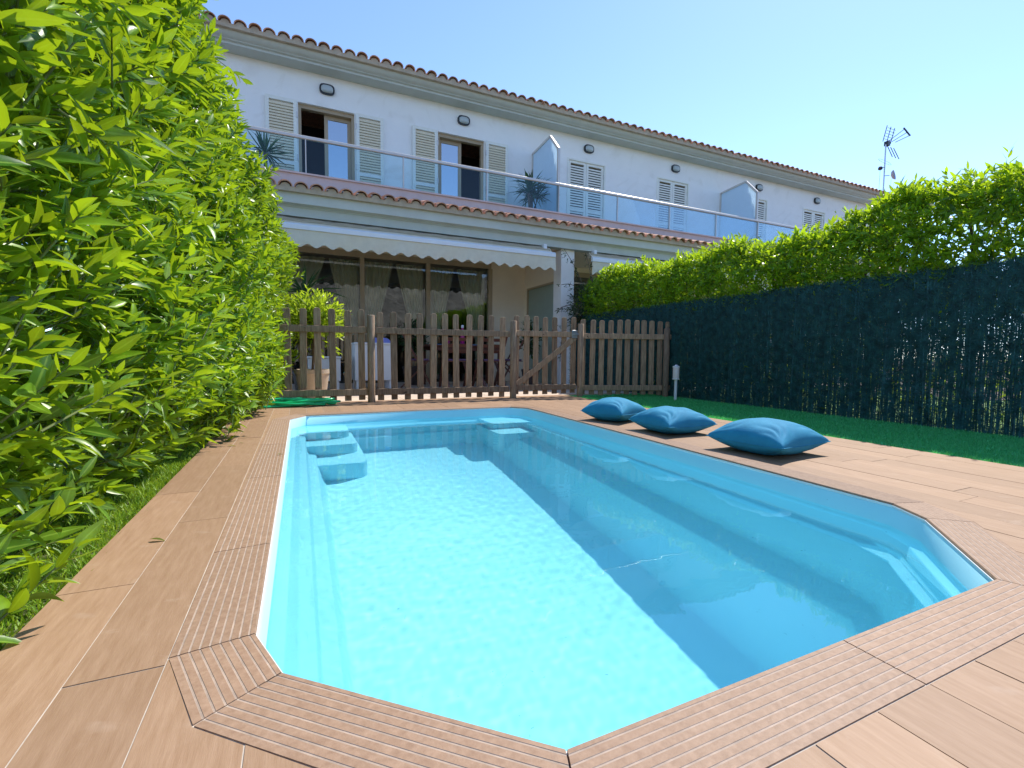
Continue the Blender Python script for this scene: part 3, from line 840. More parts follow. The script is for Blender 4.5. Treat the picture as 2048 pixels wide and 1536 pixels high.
def leaves_mesh(name, p, d, nrm, Ls, tint, tmpl, m):
    V, F = tmpl
    d, s, n_ = frames(d, nrm)
    cr = np.random.default_rng(len(p)).uniform(-.5, 2.2, (len(p), 1, 1)); wf = np.random.default_rng(len(p) + 1).uniform(.75, 1.2, (len(p), 1, 1))
    vv = p[:, None] + Ls[:, None, None] * (V[None, :, 0:1] * d[:, None] + V[None, :, 1:2] * wf * s[:, None] + V[None, :, 2:3] * cr * n_[:, None])
    ff = F[None] + (np.arange(len(p)) * len(V))[:, None, None]
    return npmesh(name, vv.reshape(-1, 3), ff.reshape(-1, F.shape[1]), m, np.repeat(tint, len(V)), smooth=True, rib=np.tile(rib_of(V), len(p)))
def shoots(tips, dirs, length, nl, Lmean, spread=.9, rng=RNG, tipclump=.35, young=.5):
    """leaves in a spiral along straight shoots that end at tips. returns p,d,n,L,tint and stem ends"""
    ns = len(tips); dirs = norm(dirs)
    ref = np.where(np.abs(dirs[:, 2:3]) < .9, np.array([[0, 0, 1.]]), np.array([[1., 0, 0]]))
    u = norm(np.cross(dirs, ref)); v = np.cross(dirs, u)
    length = np.broadcast_to(length, (ns,))
    k = np.arange(nl); tpos = (k + .5) / nl
    tpos = tpos ** (1 - tipclump)
    ph = rng.uniform(0, 6.28, ns)[:, None] + k[None] * 2.39996 + rng.normal(0, .25, (ns, nl))
    ang = (spread * (1.25 - .85 * tpos))[None] + rng.normal(0, .15, (ns, nl))
    rad = np.cos(ph)[..., None] * u[:, None] + np.sin(ph)[..., None] * v[:, None]
    d = np.cos(ang)[..., None] * dirs[:, None] + np.sin(ang)[..., None] * rad
    d[..., 2] -= .12
    p = tips[:, None] - dirs[:, None] * (length[:, None] * (1 - tpos[None]))[..., None]
    nrm = dirs[:, None] * .9 - rad * .5 + np.array([0, 0, .55]) + rng.normal(0, .42, d.shape)
    L_ = Lmean * rng.uniform(.65, 1.25, (ns, nl)) * (1.05 - .35 * np.abs(tpos - .55))[None]
    tint = np.clip(young * (tpos[None] ** 2) + rng.uniform(0, .55, (ns, nl)) + rng.normal(0, .12, ns)[:, None], 0, 1)
    base = tips - dirs * length[:, None]
    return p.reshape(-1, 3), d.reshape(-1, 3), nrm.reshape(-1, 3), L_.ravel(), tint.ravel(), base
def stems_mesh(name, a, b, r, m):
    d = norm(b - a); ref = np.where(np.abs(d[:, 2:3]) < .9, np.array([[0, 0, 1.]]), np.array([[1., 0, 0]]))
    u = norm(np.cross(d, ref)); v = np.cross(d, u); V = []
    for k in range(3):
        V.append(a + (u * math.cos(2.094 * k) + v * math.sin(2.094 * k)) * r)
    for k in range(3):
        V.append(b + (u * math.cos(2.094 * k) + v * math.sin(2.094 * k)) * r * .5)
    V = np.stack(V, 1)
    F = np.array([(0, 1, 4, 3), (1, 2, 5, 4), (2, 0, 3, 5)])
    F = F[None] + (np.arange(len(a)) * 6)[:, None, None]
    return npmesh(name, V.reshape(-1, 3), F.reshape(-1, 4), m)
def project(p):
    c = (p - CAMC) @ CAMR
    z = -c[:, 2]; f_ = 937.
    return 1024 + f_ * c[:, 0] / np.maximum(z, .05), 768 - f_ * c[:, 1] / np.maximum(z, .05), z
def split_leaves(thing_, p, d, nrm, L_, tint, score, tmpl, near_tmpl, m_mass, m_one, nmax=300):
    """the leaves that show largest become leaf objects, the rest one mass"""
    order = np.argsort(-score)[:nmax]
    order = order[score[order] > 0]
    V, F = near_tmpl
    mes = []
    for cz, wz in ((-.4, 1.0), (.6, .85), (1.2, 1.1), (2.0, .95), (2.8, .8)):
        U = V * [1, wz, cz]; U[:, 1] += .05 * (cz - 1) * U[:, 0] ** 2
        mes.append(npmesh('leaf', U, F, m_one, smooth=True, rib=rib_of(V)))
    D, S, N_ = frames(d[order], nrm[order])
    o0 = np.array(thing_.location)
    for i, q in enumerate(order):
        M4 = np.eye(4); M4[:3, 0] = D[i] * L_[q]; M4[:3, 1] = S[i] * L_[q]; M4[:3, 2] = N_[i] * L_[q]; M4[:3, 3] = p[q] - o0
        link('leaf', mes[i % 5], thing_, Matrix(M4.tolist()))
    keep = np.ones(len(p), bool); keep[order] = False
    far = keep
    o = stuff(link('foliage', leaves_mesh('foliage', p[far] - o0, d[far], nrm[far], L_[far], tint[far], tmpl, m_mass), thing_))
    return o
T_near = leaf_template(6, True, .15, .14, .06)
T_mid = leaf_template(4, True, .15, .14, .06)
T_low = leaf_template(3, False, .15, .14)

# ------------------------------------------------------------------ left hedge
def lumps(y, z, seed):
    r = np.random.default_rng(seed); s = np.zeros_like(y)
    for k in range(14):
        fy, fz = r.normal(0, 3.2, 2); s += np.sin(fy * y + fz * z + r.uniform(0, 6.28))
    return s / 14 * 1.6
def face_left(y, z):
    top = np.interp(y, [0, 2, 4, 6, 7.5], [2.62, 2.58, 2.42, 2.22, 2.15])
    x = np.interp(y, [0, 1, 2.5, 4, 5, 6, 7.5], [-.56, -.52, -.46, -.37, -.29, -.19, -.15])
    x = x - .15 * np.clip((.45 - z) / .40, 0, 1) - .5 * np.clip((z - (top - .35)) / .35, 0, 1.2) ** 2
    return x + .15 * lumps(y, z, 5) + .04 * lumps(y * 2.3, z * 2.3, 6), top
hl = thing('hedge', 'tall bright green leafy hedge along the left edge of the deck', 'hedge', (-1.0, 3.5, 0))
ns = 3800
y = RNG.uniform(.75, 6.9, ns); z = RNG.uniform(.06, 2.62, ns)
xf, top = face_left(y, z); ok = z < top
y, z, xf, top = y[ok], z[ok], xf[ok], top[ok]
tips = np.stack([xf + RNG.normal(0, .065, len(y)), y, z], -1)
dirs = np.stack([RNG.uniform(.30, 1, len(y)), RNG.normal(-.12, .5, len(y)), RNG.normal(.55, .45, len(y)) + .6 * np.clip((z - top + .4) / .4, 0, 1)], -1)
lowq = z < .5
dirs[lowq, 2] -= .25
p1 = shoots(tips, dirs, RNG.uniform(.16, .34, len(y)), 12, .080)
nt_ = 700      # top of the hedge
yt = RNG.uniform(.75, 6.9, nt_); xt = RNG.uniform(-1.35, -.5, nt_)
tt = np.stack([xt, yt, np.interp(yt, [0, 2, 4, 6, 7.5], [2.62, 2.58, 2.42, 2.22, 2.15]) + RNG.normal(0, .07, nt_)], -1)
p2 = shoots(tt, np.stack([RNG.normal(.2, .4, nt_), RNG.normal(0, .4, nt_), RNG.uniform(.6, 1, nt_)], -1), RNG.uniform(.2, .34, nt_), 12, .10)
ni = 1500      # inner shoots
yi = RNG.uniform(.6, 7, ni); zi = RNG.uniform(.05, 2.5, ni); xi, ti = face_left(yi, zi)
ti_ = np.stack([xi - RNG.uniform(.16, .5, ni), yi, np.minimum(zi, ti - .15)], -1)
p3 = shoots(ti_, np.stack([RNG.normal(.6, .5, ni), RNG.normal(0, .6, ni), RNG.normal(.2, .5, ni)], -1), .3, 10, .11, young=.1)
p4n = 500
y4 = RNG.uniform(.6, 7, p4n); z4 = RNG.uniform(.1, 2.3, p4n)
p4 = shoots(np.stack([RNG.uniform(-1.45, -.95, p4n), y4, z4], -1), RNG.normal(0, 1, (p4n, 3)), .3, 10, .15, young=0)
p = np.concatenate([q[0] for q in (p1, p2, p3, p4)]); d = np.concatenate([q[1] for q in (p1, p2, p3, p4)]); nr = np.concatenate([q[2] for q in (p1, p2, p3, p4)])
L_ = np.concatenate([q[3] for q in (p1, p2, p3, p4)]); ti2 = np.concatenate([q[4] for q in (p1, p2, p3, p4)])
pxx, pyy, zz = project(p + norm(d) * L_[:, None] * .5)
vis = (pxx > 0) & (pxx < 2048) & (pyy > 0) & (pyy < 1536) & (zz > .3)
vis[len(p1[0]) + len(p2[0]):] = False
xfl, _ = face_left(p[:, 1], p[:, 2])
split_leaves(hl, p, d, nr, L_, ti2, np.where(vis, L_ / np.maximum(zz, .3) * (1 + 2 * np.clip(p[:, 0] - xfl + .1, -.2, .3)), -1), T_mid, T_near, M['leafL'], M['leafL1'])
stuff(link('twigs', stems_mesh('twigs', np.concatenate([p1[5], ti_ - .0]) - np.array([-1.0, 3.5, 0]), np.concatenate([tips, ti_ + [-.25, 0, -.1]]) - np.array([-1.0, 3.5, 0]), .0035, M['twig']), hl))
for k in range(9):
    yy = .9 + k * .72 + random.uniform(-.15, .15); bx_ = -1.05 + random.uniform(-.1, .1)
    m = MB(); pts = [(bx_ + 1.0 + .06 * j * random.uniform(-1, 1), yy - 3.5 + .05 * j * random.uniform(-1, 1), -.06 + j * .45) for j in range(6)]
    m.tube(pts, [.035, .03, .026, .02, .014, .008], 6); obj('trunk', m, M['bark'], hl, 60)

# ------------------------------------------------------------------ right brushwood screen and hedge
def SX(y): return 4.86 + y * 0
scr = thing('brushwood_screen', 'dark blue green brushwood screen along the shaded lawn strip', 'screen', (4.7, 3.5, 0))
r = np.random.default_rng(21)
n1 = 2600
ys_ = np.sort(r.uniform(-.8, 7.85, n1)); xs_ = SX(ys_) + r.normal(0, .010, n1)
ztop = 1.30 + r.normal(0, .018, n1) + .012 * np.sin(ys_ * 9)
seg = 6
V = []; F = []
lean = r.normal(0, .02, n1)
wst = r.uniform(.0014, .0034, n1)
for s_ in range(seg + 1):
    zf = s_ / seg
    jx = r.normal(0, .004, n1); jy_ = r.normal(0, .006, n1) + lean * zf
    V.append(np.stack([xs_ + jx, ys_ + jy_ - wst, -.04 + (ztop + .04) * zf], -1)); V.append(np.stack([xs_ + jx - .004, ys_ + jy_ + wst, -.04 + (ztop + .04) * zf], -1))
V = np.stack(V, 1); c_ = 2 * (seg + 1)
F = np.array([(2 * s_, 2 * s_ + 1, 2 * s_ + 3, 2 * s_ + 2) for s_ in range(seg)])
F = (F[None] + (np.arange(n1) * c_)[:, None, None]).reshape(-1, 4)
o0 = np.array([4.7, 3.5, 0])
stuff(link('stalks', npmesh('stalks', V.reshape(-1, 3) - o0, F, M['screen']), scr))
nb = 270000     # fine side twigs
yb_ = r.uniform(-.8, 7.85, nb); zb_ = r.uniform(0, 1.30, nb)
sp_ = .5 + .5 * np.sin(yb_ * 2.1 + 1.3 * np.sin(zb_ * 4)) * np.sin(zb_ * 5 + yb_)
thin = np.clip((4.6 - yb_) / 3.0, 0, 1) * np.clip((.66 - zb_) / .42, 0, 1)
keep = r.uniform(0, 1, nb) > .93 * thin * (.55 + .45 * sp_)
yb_, zb_ = yb_[keep], zb_[keep]; nb = len(yb_)
b0 = np.stack([SX(yb_) + r.normal(-.004, .014, nb), yb_, zb_], -1)
dd = norm(np.stack([r.normal(-.3, .3, nb), r.normal(0, .8, nb), r.uniform(.0, 1, nb)], -1))
ln = r.uniform(.03, .075, nb)
e0 = b0 + dd * ln[:, None]
sd = norm(np.cross(dd, np.array([1., 0, 0.2]))) * r.uniform(.0011, .0026, nb)[:, None]
V = np.stack([b0 - sd, b0 + sd, e0 + sd * .4, e0 - sd * .4], 1).reshape(-1, 3)
stuff(link('side_twigs', npmesh('side_twigs', V - o0, np.arange(nb * 4).reshape(-1, 4), M['screen']), scr))
for zz_ in (.18, .52, .86, 1.2):
    m = MB(); m.tube([(SX(a) - .016 - 4.7, a - 3.5, zz_ + .008 * math.sin(a * 5)) for a in np.linspace(-.8, 7.85, 30)], .0022, 4); obj('wire', m, M['screen'], scr)
hr = thing('hedge', 'backlit clipped hedge rising above the dark brushwood screen', 'hedge', (5.3, 3.5, 0))
def top_right(y): return np.interp(y, [-1, 1.5, 2.5, 3.2, 4.2, 5.5, 6.8, 8], [2.08, 2.06, 2.06, 1.93, 1.95, 2.0, 2.06, 2.0]) + .05 * np.sin(y * 3.1) + .04 * np.sin(y * 7.3 + 1)
ns = 2100
y = r.uniform(-.9, 7.6, ns); z = r.uniform(1.16, 2.1, ns); tp = top_right(y); ok = z < tp
y, z, tp = y[ok], z[ok], tp[ok]
x = SX(y) + .02 + .35 * np.clip((z - tp + .3) / .3, 0, 1) ** 2 + .06 * lumps(y, z, 9) - .07 * np.exp(-((z - 1.5) / .2) ** 2)
q1 = shoots(np.stack([x, y, z], -1), np.stack([-r.uniform(.2, 1, len(y)), r.normal(0, .5, len(y)), r.normal(.25, .45, len(y))], -1), r.uniform(.14, .28, len(y)), 10, .082, rng=r)
ns = 2300
y = r.uniform(-.9, 7.6, ns); x = r.uniform(0, 1, ns) ** 1.2 * 1.0 + SX(y) + .12
q2 = shoots(np.stack([x, y, top_right(y) + r.normal(0, .05, ns) - .10 * np.abs(x - 5.25)], -1), np.stack([r.normal(-.15, .4, ns), r.normal(0, .4, ns), r.uniform(.6, 1, ns)], -1), r.uniform(.16, .28, ns), 10, .086, rng=r)
ns = 2600
y = r.uniform(-.9, 7.6, ns); x = r.uniform(.10, 1.0, ns) + SX(y)
q3 = shoots(np.stack([x, y, r.uniform(1.0, 1.9, ns)], -1), r.normal(0, 1, (ns, 3)), .25, 9, .085, rng=r, young=.1)
ns = 1700
y = r.uniform(-1.5, 7.4, ns); x = r.uniform(.12, .9, ns) + SX(y)
q4 = shoots(np.stack([x, y, r.uniform(.1, 1.1, ns)], -1), r.normal(0, 1, (ns, 3)), .25, 8, .08, rng=r, young=.4)
p, d, nr, L_, ti2 = [np.concatenate([q[k] for q in (q1, q2, q3, q4)]) for k in range(5)]
pxx, pyy, zz = project(p); vis = (pxx > 0) & (pxx < 2048) & (pyy > 0) & (zz > .3); vis[len(q1[0]):] = False
split_leaves(hr, p, d, nr, L_, ti2, np.where(vis, L_ / np.maximum(zz, .3), -1), T_low, T_mid, M['leafR'], M['leafR1'])
stuff(link('twigs', stems_mesh('twigs', q1[5] - np.array([5.3, 3.5, 0]), q1[0].reshape(-1, 10, 3)[:, -1] - np.array([5.3, 3.5, 0]), .003, M['twig']), hr))
for k in range(10):
    yy = -.5 + k * .85 + random.uniform(-.2, .2); m = MB()
    m.tube([(random.uniform(-.12, .12) - .1, yy - 3.5 + random.uniform(-.06, .06), -.06 + j * .4) for j in range(6)], [.03, .027, .024, .018, .012, .006], 6); obj('trunk', m, M['bark'], hr, 60)

# ------------------------------------------------------------------ grass
def grass(name, label, n, x0, x1, y0, y1, zb, h_, m, seed, cond=None):
    r = np.random.default_rng(seed)
    x = r.uniform(0, 1, n); y = y0 + (y1 - y0) * r.uniform(0, 1, n) ** 1.25
    xa = x0(y); xb = x1(y); x = xa + x * (xb - xa)
    if cond is not None:
        k = cond(x, y, r); x, y = x[k], y[k]
    n = len(x); a = r.uniform(0, 6.28, n); hh = h_ * r.uniform(.5, 1.3, n); wd = r.uniform(.0012, .0026, n) * (1 + y * .25)
    c, s = np.cos(a), np.sin(a); lean = r.normal(0, .55, (n, 2)) * hh[:, None]
    b = np.stack([x, y, np.full(n, zb)], -1); off = np.stack([c * wd, s * wd, np.zeros(n)], -1)
    tip = b + np.stack([lean[:, 0], lean[:, 1], hh], -1)
    V = np.stack([b - off, b + off, tip], 1).reshape(-1, 3)
    o = stuff(link(name, npmesh(name, V, np.arange(3 * n).reshape(-1, 3), m, np.repeat(r.uniform(0, 1, n), 3))))
    return tag(o, label, 'grass')
lw_ = MB(); lw_.box(3.504, 4.93, -1.6, 5.84, -.05, -.012)
struct(obj('lawn', lw_, pmat('turf base', (.05, .54, .17), .9, .3, 60)))
grass('artificial_turf', 'dark green shaded turf strip between deck and screen', 90000, lambda y: 3.508 + 0 * y, lambda y: SX(y) - .01 + .02 * np.sin(y * 4), .2, 5.6, -.013, .022, M['grassR'], 31)
nl_ = MB(); nl_.box(4.9, 9.0, -4, 7.8, -.05, -.014)
struct(obj('neighbour_lawn', nl_, pmat('neighbour grass', (.10, .20, .02), .9, .35, 40, .5, 90)))
lb = MB(); lb.box(-2.2, -.529, -1.6, 5.84, -.05, -.022)
struct(obj('planting_bed', lb, pmat('mossy soil', (.07, .075, .03), .95, 0, 14, .5, 50, col2=(.13, .17, .04))))
grass('lawn_grass', 'bright green grass strip between the left hedge and deck', 46000, lambda y: -1.0 + 0 * y, lambda y: -.531 + .012 * np.sin(y * 9) , .6, 5.8, -.023, .024, M['grassL'], 32, lambda x, y, r: r.uniform(0, 1, len(x)) < np.clip((x + 1.0) / .25, .12, 1))

# ------------------------------------------------------------------ cushions
def cushion(cx_, cy_, ang, half, th, label, seed):
    t_ = thing('cushion', label, 'cushion', (cx_, cy_, 0), ang, 'blue floor cushions beside the pool')
    rr = random.Random(seed); wv = [(rr.uniform(5, 12), rr.uniform(-1, 1), rr.uniform(0, 6.28)) for _ in range(5)]
    N_ = 60; m = MB()
    def shape(u, v, s):
        e = (1 - u ** 4) * (1 - v ** 4)
        e2 = max(0, (1 - u * u) * (1 - v * v))
        h_ = th * (.35 * e2 ** .3 + .65 * e2 ** .5) if s > 0 else th * .62 * e2 ** .5
        k = 1 - .10 * (1 - v * v) * abs(u) ** 3; k2 = 1 - .10 * (1 - u * u) * abs(v) ** 3
        x = u * half * k; y = v * half * k2
        edge = min(1, 3 * (1 - max(abs(u), abs(v))))
        wr_ = 0
        for cu, cv in ((1, 1), (-1, 1), (1, -1), (-1, -1)):
            du, dv = u - cu * .93, v - cv * .93; q = math.hypot(du, dv); a = math.atan2(dv, du)
            wr_ += (1.6 * abs(math.sin(a * 7 + seed + cu * 2 + 1.3 * math.sin(q * 5))) - .8) * math.exp(-(q / .62) ** 2) * min(1, q * 3)
        for fx_, ph_, o_ in wv: wr_ += .12 * math.sin(fx_ * (u * math.cos(ph_ * 3) + v * math.sin(ph_ * 3)) + o_)
        zz_ = s * h_ + .0105 * wr_ * edge * (1 if s > 0 else .6)
        if s < 0: zz_ = max(zz_, -th * .52)
        return (x, y, zz_ + th * .53 + .002 + .02 * (u * u * v * v) * .5)
    for s in (1, -1): m.grid(lambda i, j, s=s: shape(i * 2 - 1, j * 2 - 1, s), N_, N_)
    bm = bmesh.new(); me = m.mesh('cover', M['pillow'], 180); bm.from_mesh(me); bmesh.ops.remove_doubles(bm, verts=bm.verts[:], dist=.0006); bmesh.ops.recalc_face_normals(bm, faces=bm.faces[:]); bm.to_mesh(me); bm.free()
    me.shade_smooth(); link('cover', me, t_)
    sm_ = MB(); pts = [shape(u, -1, 1) for u in np.linspace(-1, 1, 20)] + [shape(1, v, 1) for v in np.linspace(-1, 1, 20)][1:] + [shape(u, 1, 1) for u in np.linspace(1, -1, 20)][1:] + [shape(-1, v, 1) for v in np.linspace(1, -1, 20)][1:]
    sm_.tube(pts, .0028, 5, False); obj('piping', sm_, M['pillow'], t_, 180)
ang0 = math.atan2(-.21, .255) + R_(45)
cushion(2.575, 1.915, ang0, .240, .130, 'blue cushion nearest the camera of the three by the pool', 1)
cushion(2.565, 2.70, math.atan2(-.38, .45) + R_(45) - .1, .225, .124, 'middle blue cushion of the three by the pool', 2)
cushion(2.555, 3.39, math.atan2(-.16, .56) + R_(45) - .15, .212, .130, 'farthest blue cushion of the three, nearest the gate', 3)

# ------------------------------------------------------------------ bollard light, hose, fallen leaves
bl = thing('garden_light', 'short white bollard light on the lawn by the screen', 'garden light', (4.52, 4.70, -.012))
m = MB(); m.tube([(0, 0, 0), (0, 0, .285)], .019, 12); obj('post', m, M['white'], bl, 50)
m = MB(); m.lathe([(.042, .278), (.046, .282), (.046, .292), (.043, .295)], (0, 0, 0), 16); obj('collar', m, M['white'], bl, 40)
m = MB(); m.lathe([(.041, .293), (.041, .435), (.038, .44)], (0, 0, 0), 16); obj('lamp_glass', m, pmat('opal lamp glass', (.80, .70, .62), .3, .04, 5), bl, 40)
m = MB(); m.lathe([(.045, .436), (.045, .455), (.02, .462), (.012, .475)], (0, 0, 0), 16); obj('cap', m, M['white'], bl, 40)
hs = []
rr = random.Random(4)
for k in range(150):
    a = k * .29; rad = .20 + .05 * math.sin(k * .11) + .02 * math.sin(k * .7)
    hs.append((.02 + .10 * math.sin(k * .05) + 1.25 * rad * math.cos(a), 5.52 + .05 * math.sin(k * .13) + .42 * rad * math.sin(a), .016 + .022 * abs(math.sin(k * .23)) + .018 * (k // 50)))
hs = [(-.42, 5.42, .014), (-.36, 5.38, .014), (-.28, 5.40, .014)] + hs + [(.30, 5.50, .016), (.38, 5.58, .014)]
hm = MB(); hm.tube([(x, y, z) for x, y, z in hs], .0125, 7)
tag(obj('garden_hose', hm, M['hose'], None, 80), 'coiled bright green garden hose at the foot of the fence', 'hose')
fl_pts = [((300, 1083), .045), ((455, 893), .05), ((478, 888), .03), ((555, 911), .032), ((430, 876), .04)]
fl_lab = ['yellow green fallen leaf on the grout line of the left deck', 'long dry fallen leaf on the left deck, beside a small one', 'small green fallen leaf beside the long dry leaf', 'curled pale fallen leaf on the ridged pool edge', 'fallen leaf at the grass edge of the left deck']
def unproj(px, py, z=0):
    dv = CAMR @ np.array([px - 1024, -(py - 768), -936.8]); t_ = (z - CAMC[2]) / dv[2]; return CAMC + t_ * dv
for k, ((pp, Lf), lab) in enumerate(zip(fl_pts, fl_lab)):
    q = unproj(*pp); V, F = T_near
    me = npmesh('fallen_leaf', V * [Lf, Lf, Lf * 1.2] + [0, 0, .004], F, M['dryleaf'], smooth=True)
    o = link('fallen_leaf', me); o.location = (q[0], q[1], .003); o.rotation_euler = (R_(rr.uniform(-5, 5)), 0, rr.uniform(-.5, .9)); tag(o, lab, 'leaf', 'fallen leaves on the deck')

# ------------------------------------------------------------------ plants and furniture on the terrace
def foliage_plant(t_, tips, dirs, length, nl, Ls, tmpl, m, stem_m, rng, young=.5):
    o0 = np.array(t_.location)
    q = shoots(tips, dirs, length, nl, Ls, rng=rng, young=young)
    stuff(link('foliage', leaves_mesh('foliage', q[0] - o0, q[1], q[2], q[3], q[4], tmpl, m), t_))
    stuff(link('stems', stems_mesh('stems', q[5] - o0, tips - o0, .003, stem_m), t_))
def pot(t_, r0, r1, h_, m):
    b_ = MB(); b_.lathe([(r0 * .96, 0), (r0, .01), (r1 * .97, h_ * .85), (r1 * 1.04, h_ * .86), (r1 * 1.04, h_), (r1 * .92, h_), (r1 * .88, h_ - .05)], (0, 0, 0), 24)
    obj('pot', b_, m, t_, 40)
# yellow-green shrub in a beige pot
sh = thing('potted_shrub', 'yellow green sunlit shrub in a beige pot behind the fence', 'potted plant', (.17, 6.55, .002))
pot(sh, .16, .21, .36, M['pot'])
r = np.random.default_rng(41); n_ = 260
dr = norm(np.stack([r.normal(0, .7, n_), r.normal(-.1, .7, n_), r.uniform(-.3, 1, n_)], -1)); rad = r.uniform(.22, .46, n_)[:, None]
tips = np.array([.20, 6.55, .92]) + dr * rad * np.array([1, .9, 1.15])
foliage_plant(sh, tips, dr + [0, 0, .3], .22, 10, .085, T_low, M['leafY'], M['twig'], r)
m = MB(); m.tube([(0, 0, .3), (.02, 0, .6), (.03, 0, .95)], [.02, .016, .01], 6); obj('trunk', m, M['bark'], sh, 60)
# spiky plants
def yucca(label, loc, trunk_h, nleaf, Lf, potted, seed, lift=.2, heads=((0, 0, 0),), group=None):
    t_ = thing('yucca_plant', label, 'potted plant', loc, 0, group)
    r = np.random.default_rng(seed)
    if potted: pot(t_, .14, .18, .30, M['potdark'])
    P_, D_ = [], []
    for hx, hy, hz in heads:
        m = MB(); m.tube([(0, 0, .25), (hx * .5, hy * .5, trunk_h * .55), (hx, hy, trunk_h + hz)], [.035, .03, .028], 8); obj('trunk', m, M['bark'], t_, 60)
        dv = norm(np.stack([r.normal(0, 1, nleaf), r.normal(0, 1, nleaf), r.uniform(-.55, 1.5, nleaf) + lift], -1))
        P_.append(np.array([hx, hy, trunk_h + hz]) + dv * .02); D_.append(dv)
    P_ = np.concatenate(P_); D_ = np.concatenate(D_)
    stuff(link('leaves', leaves_mesh('leaves', P_, D_, np.tile([0, 0, 1.], (len(P_), 1)) + r.normal(0, .2, D_.shape), Lf * r.uniform(.7, 1.15, len(P_)), r.uniform(0, 1, len(P_)), leaf_template(4, True, .035, .22, .02), M['leafP']), t_))
yucca('spiky yucca on the balcony against the nearer frosted screen', (4.46, 8.86, 3.08), .95, 60, .40, True, 51, heads=((0, 0, 0), (.16, .05, -.18), (-.10, -.05, -.15)), group='balcony yuccas')
yucca('spiky yucca on the balcony by the left hedge, behind the glass', (-.42, 8.80, 3.08), .72, 60, .38, True, 52, group='balcony yuccas')
yucca('dark green yucca on the terrace, left of the big window', (.10, 7.75, .002), 1.45, 34, .52, True, 53, lift=.6)
# climbing plant round the pillar
cl = thing('climbing_plant', 'dark glossy climber hanging round the white porch pillar', 'climber', (4.95, 7.45, 0))
r = np.random.default_rng(61); n_ = 420
u = norm(r.normal(0, 1, (n_, 3))); tips = np.array([5.15, 7.42, 1.42]) + u * r.uniform(.4, 1, n_)[:, None] ** .5 * np.array([.72, .38, .58])
foliage_plant(cl, tips, u + [-.2, -.3, .1], .26, 10, .055, T_low, M['leafD'], M['bark'], r, young=.3)
sprays = []
for (a, b, n_) in (((4.55, 7.62, 2.50), (4.90, 7.52, 1.85), 16), ((5.02, 7.66, 2.52), (5.12, 7.55, 1.9), 12), ((4.75, 7.5, 1.5), (4.22, 7.4, 1.36), 12), ((4.8, 7.5, 1.8), (4.35, 7.4, 1.84), 10), ((4.66, 7.84, 1.2), (4.60, 7.84, .45), 12)):
    for k in range(n_):
        t0 = k / n_; sprays.append((np.array(a) * (1 - t0) + np.array(b) * t0 + r.normal(0, .025, 3)))
    m = MB(); m.tube([np.array(a) * (1 - q) + np.array(b) * q + np.array([0, 0, .05 * math.sin(q * 3.14)]) - [4.95, 7.45, 0] for q in np.linspace(0, 1, 7)], .006, 5); obj('vine', m, M['bark'], cl)
sprays = np.array(sprays)
foliage_plant(cl, sprays, r.normal(0, 1, sprays.shape), .08, 5, .05, T_low, M['leafD'], M['bark'], r, young=.3)
m = MB(); m.tube([(-.1, .3, -.05), (-.05, .25, .6), (.1, .1, 1.2)], [.03, .025, .02], 7); obj('trunk', m, M['bark'], cl)
# small potted shrub beside the gate
ps = thing('potted_shrub', 'small dark potted shrub behind the gate, by the frosted partition', 'potted plant', (4.02, 7.95, .002))
pot(ps, .13, .17, .30, M['potdark'])
r = np.random.default_rng(63); n_ = 110; u = norm(r.normal(0, 1, (n_, 3))); tips = np.array([4.02, 7.95, .86]) + u * r.uniform(.5, 1, n_)[:, None] * np.array([.22, .22, .42])
foliage_plant(ps, tips, u + [0, 0, .3], .16, 9, .07, T_low, M['leafD'], M['bark'], r)
ps2 = thing('potted_shrub', 'dark leafy potted shrub between the white box and dining table', 'potted plant', (1.95, 8.7, .002))
pot(ps2, .15, .19, .34, M['potdark'])
n_ = 120; u = norm(r.normal(0, 1, (n_, 3))); tips = np.array([1.95, 8.7, .90]) + u * r.uniform(.5, 1, n_)[:, None] * np.array([.30, .26, .40])
foliage_plant(ps2, tips, u + [0, 0, .3], .16, 9, .08, T_low, M['leafD'], M['bark'], r)
# white garden boxes on feet
for (x0, x1, y0, y1, z1, lab) in ((.14, .59, 7.55, 8.0, .52, 'low white box on feet behind the potted shrub'), (.80, 1.40, 7.55, 8.05, .74, 'larger white box on feet with a lilac pad on top')):
    t_ = thing('garden_box', lab, 'storage box', ((x0 + x1) / 2, (y0 + y1) / 2, .002), 0, 'white boxes on the terrace')
    hx, hy = (x1 - x0) / 2, (y1 - y0) / 2
    b_ = MB(); b_.box(-hx, hx, -hy, hy, .15, z1 - .03); obj('body', b_, M['white'], t_, bevel=.006)
    b_ = MB(); b_.box(-hx - .012, hx + .012, -hy - .012, hy + .012, z1 - .029, z1); obj('lid', b_, M['white'], t_, bevel=.005)
    for sx in (-1, 1):
        for sy in (-1, 1):
            f_ = MB(); f_.box(sx * (hx - .05) - .03, sx * (hx - .05) + .03, sy * (hy - .05) - .03, sy * (hy - .05) + .03, 0, .149); obj('foot', f_, M['white'], t_)
pd = thing('seat_pad', 'lilac folded pad lying on the larger white box', 'pad', (1.20, 7.8, .742))
m = MB(); m.grid(lambda u, v: (-.17 + .34 * u, -.2 + .4 * v, .085 * (1 - (2 * u - 1) ** 6) * (1 - (2 * v - 1) ** 6) + .002 * math.sin(u * 30)), 14, 14); m.grid(lambda u, v: (-.17 + .34 * u, -.2 + .4 * v, 0), 1, 1)
obj('cover', m, pmat('lilac cloth', (.25, .25, .55), .85, .1, 8), pd, 180)
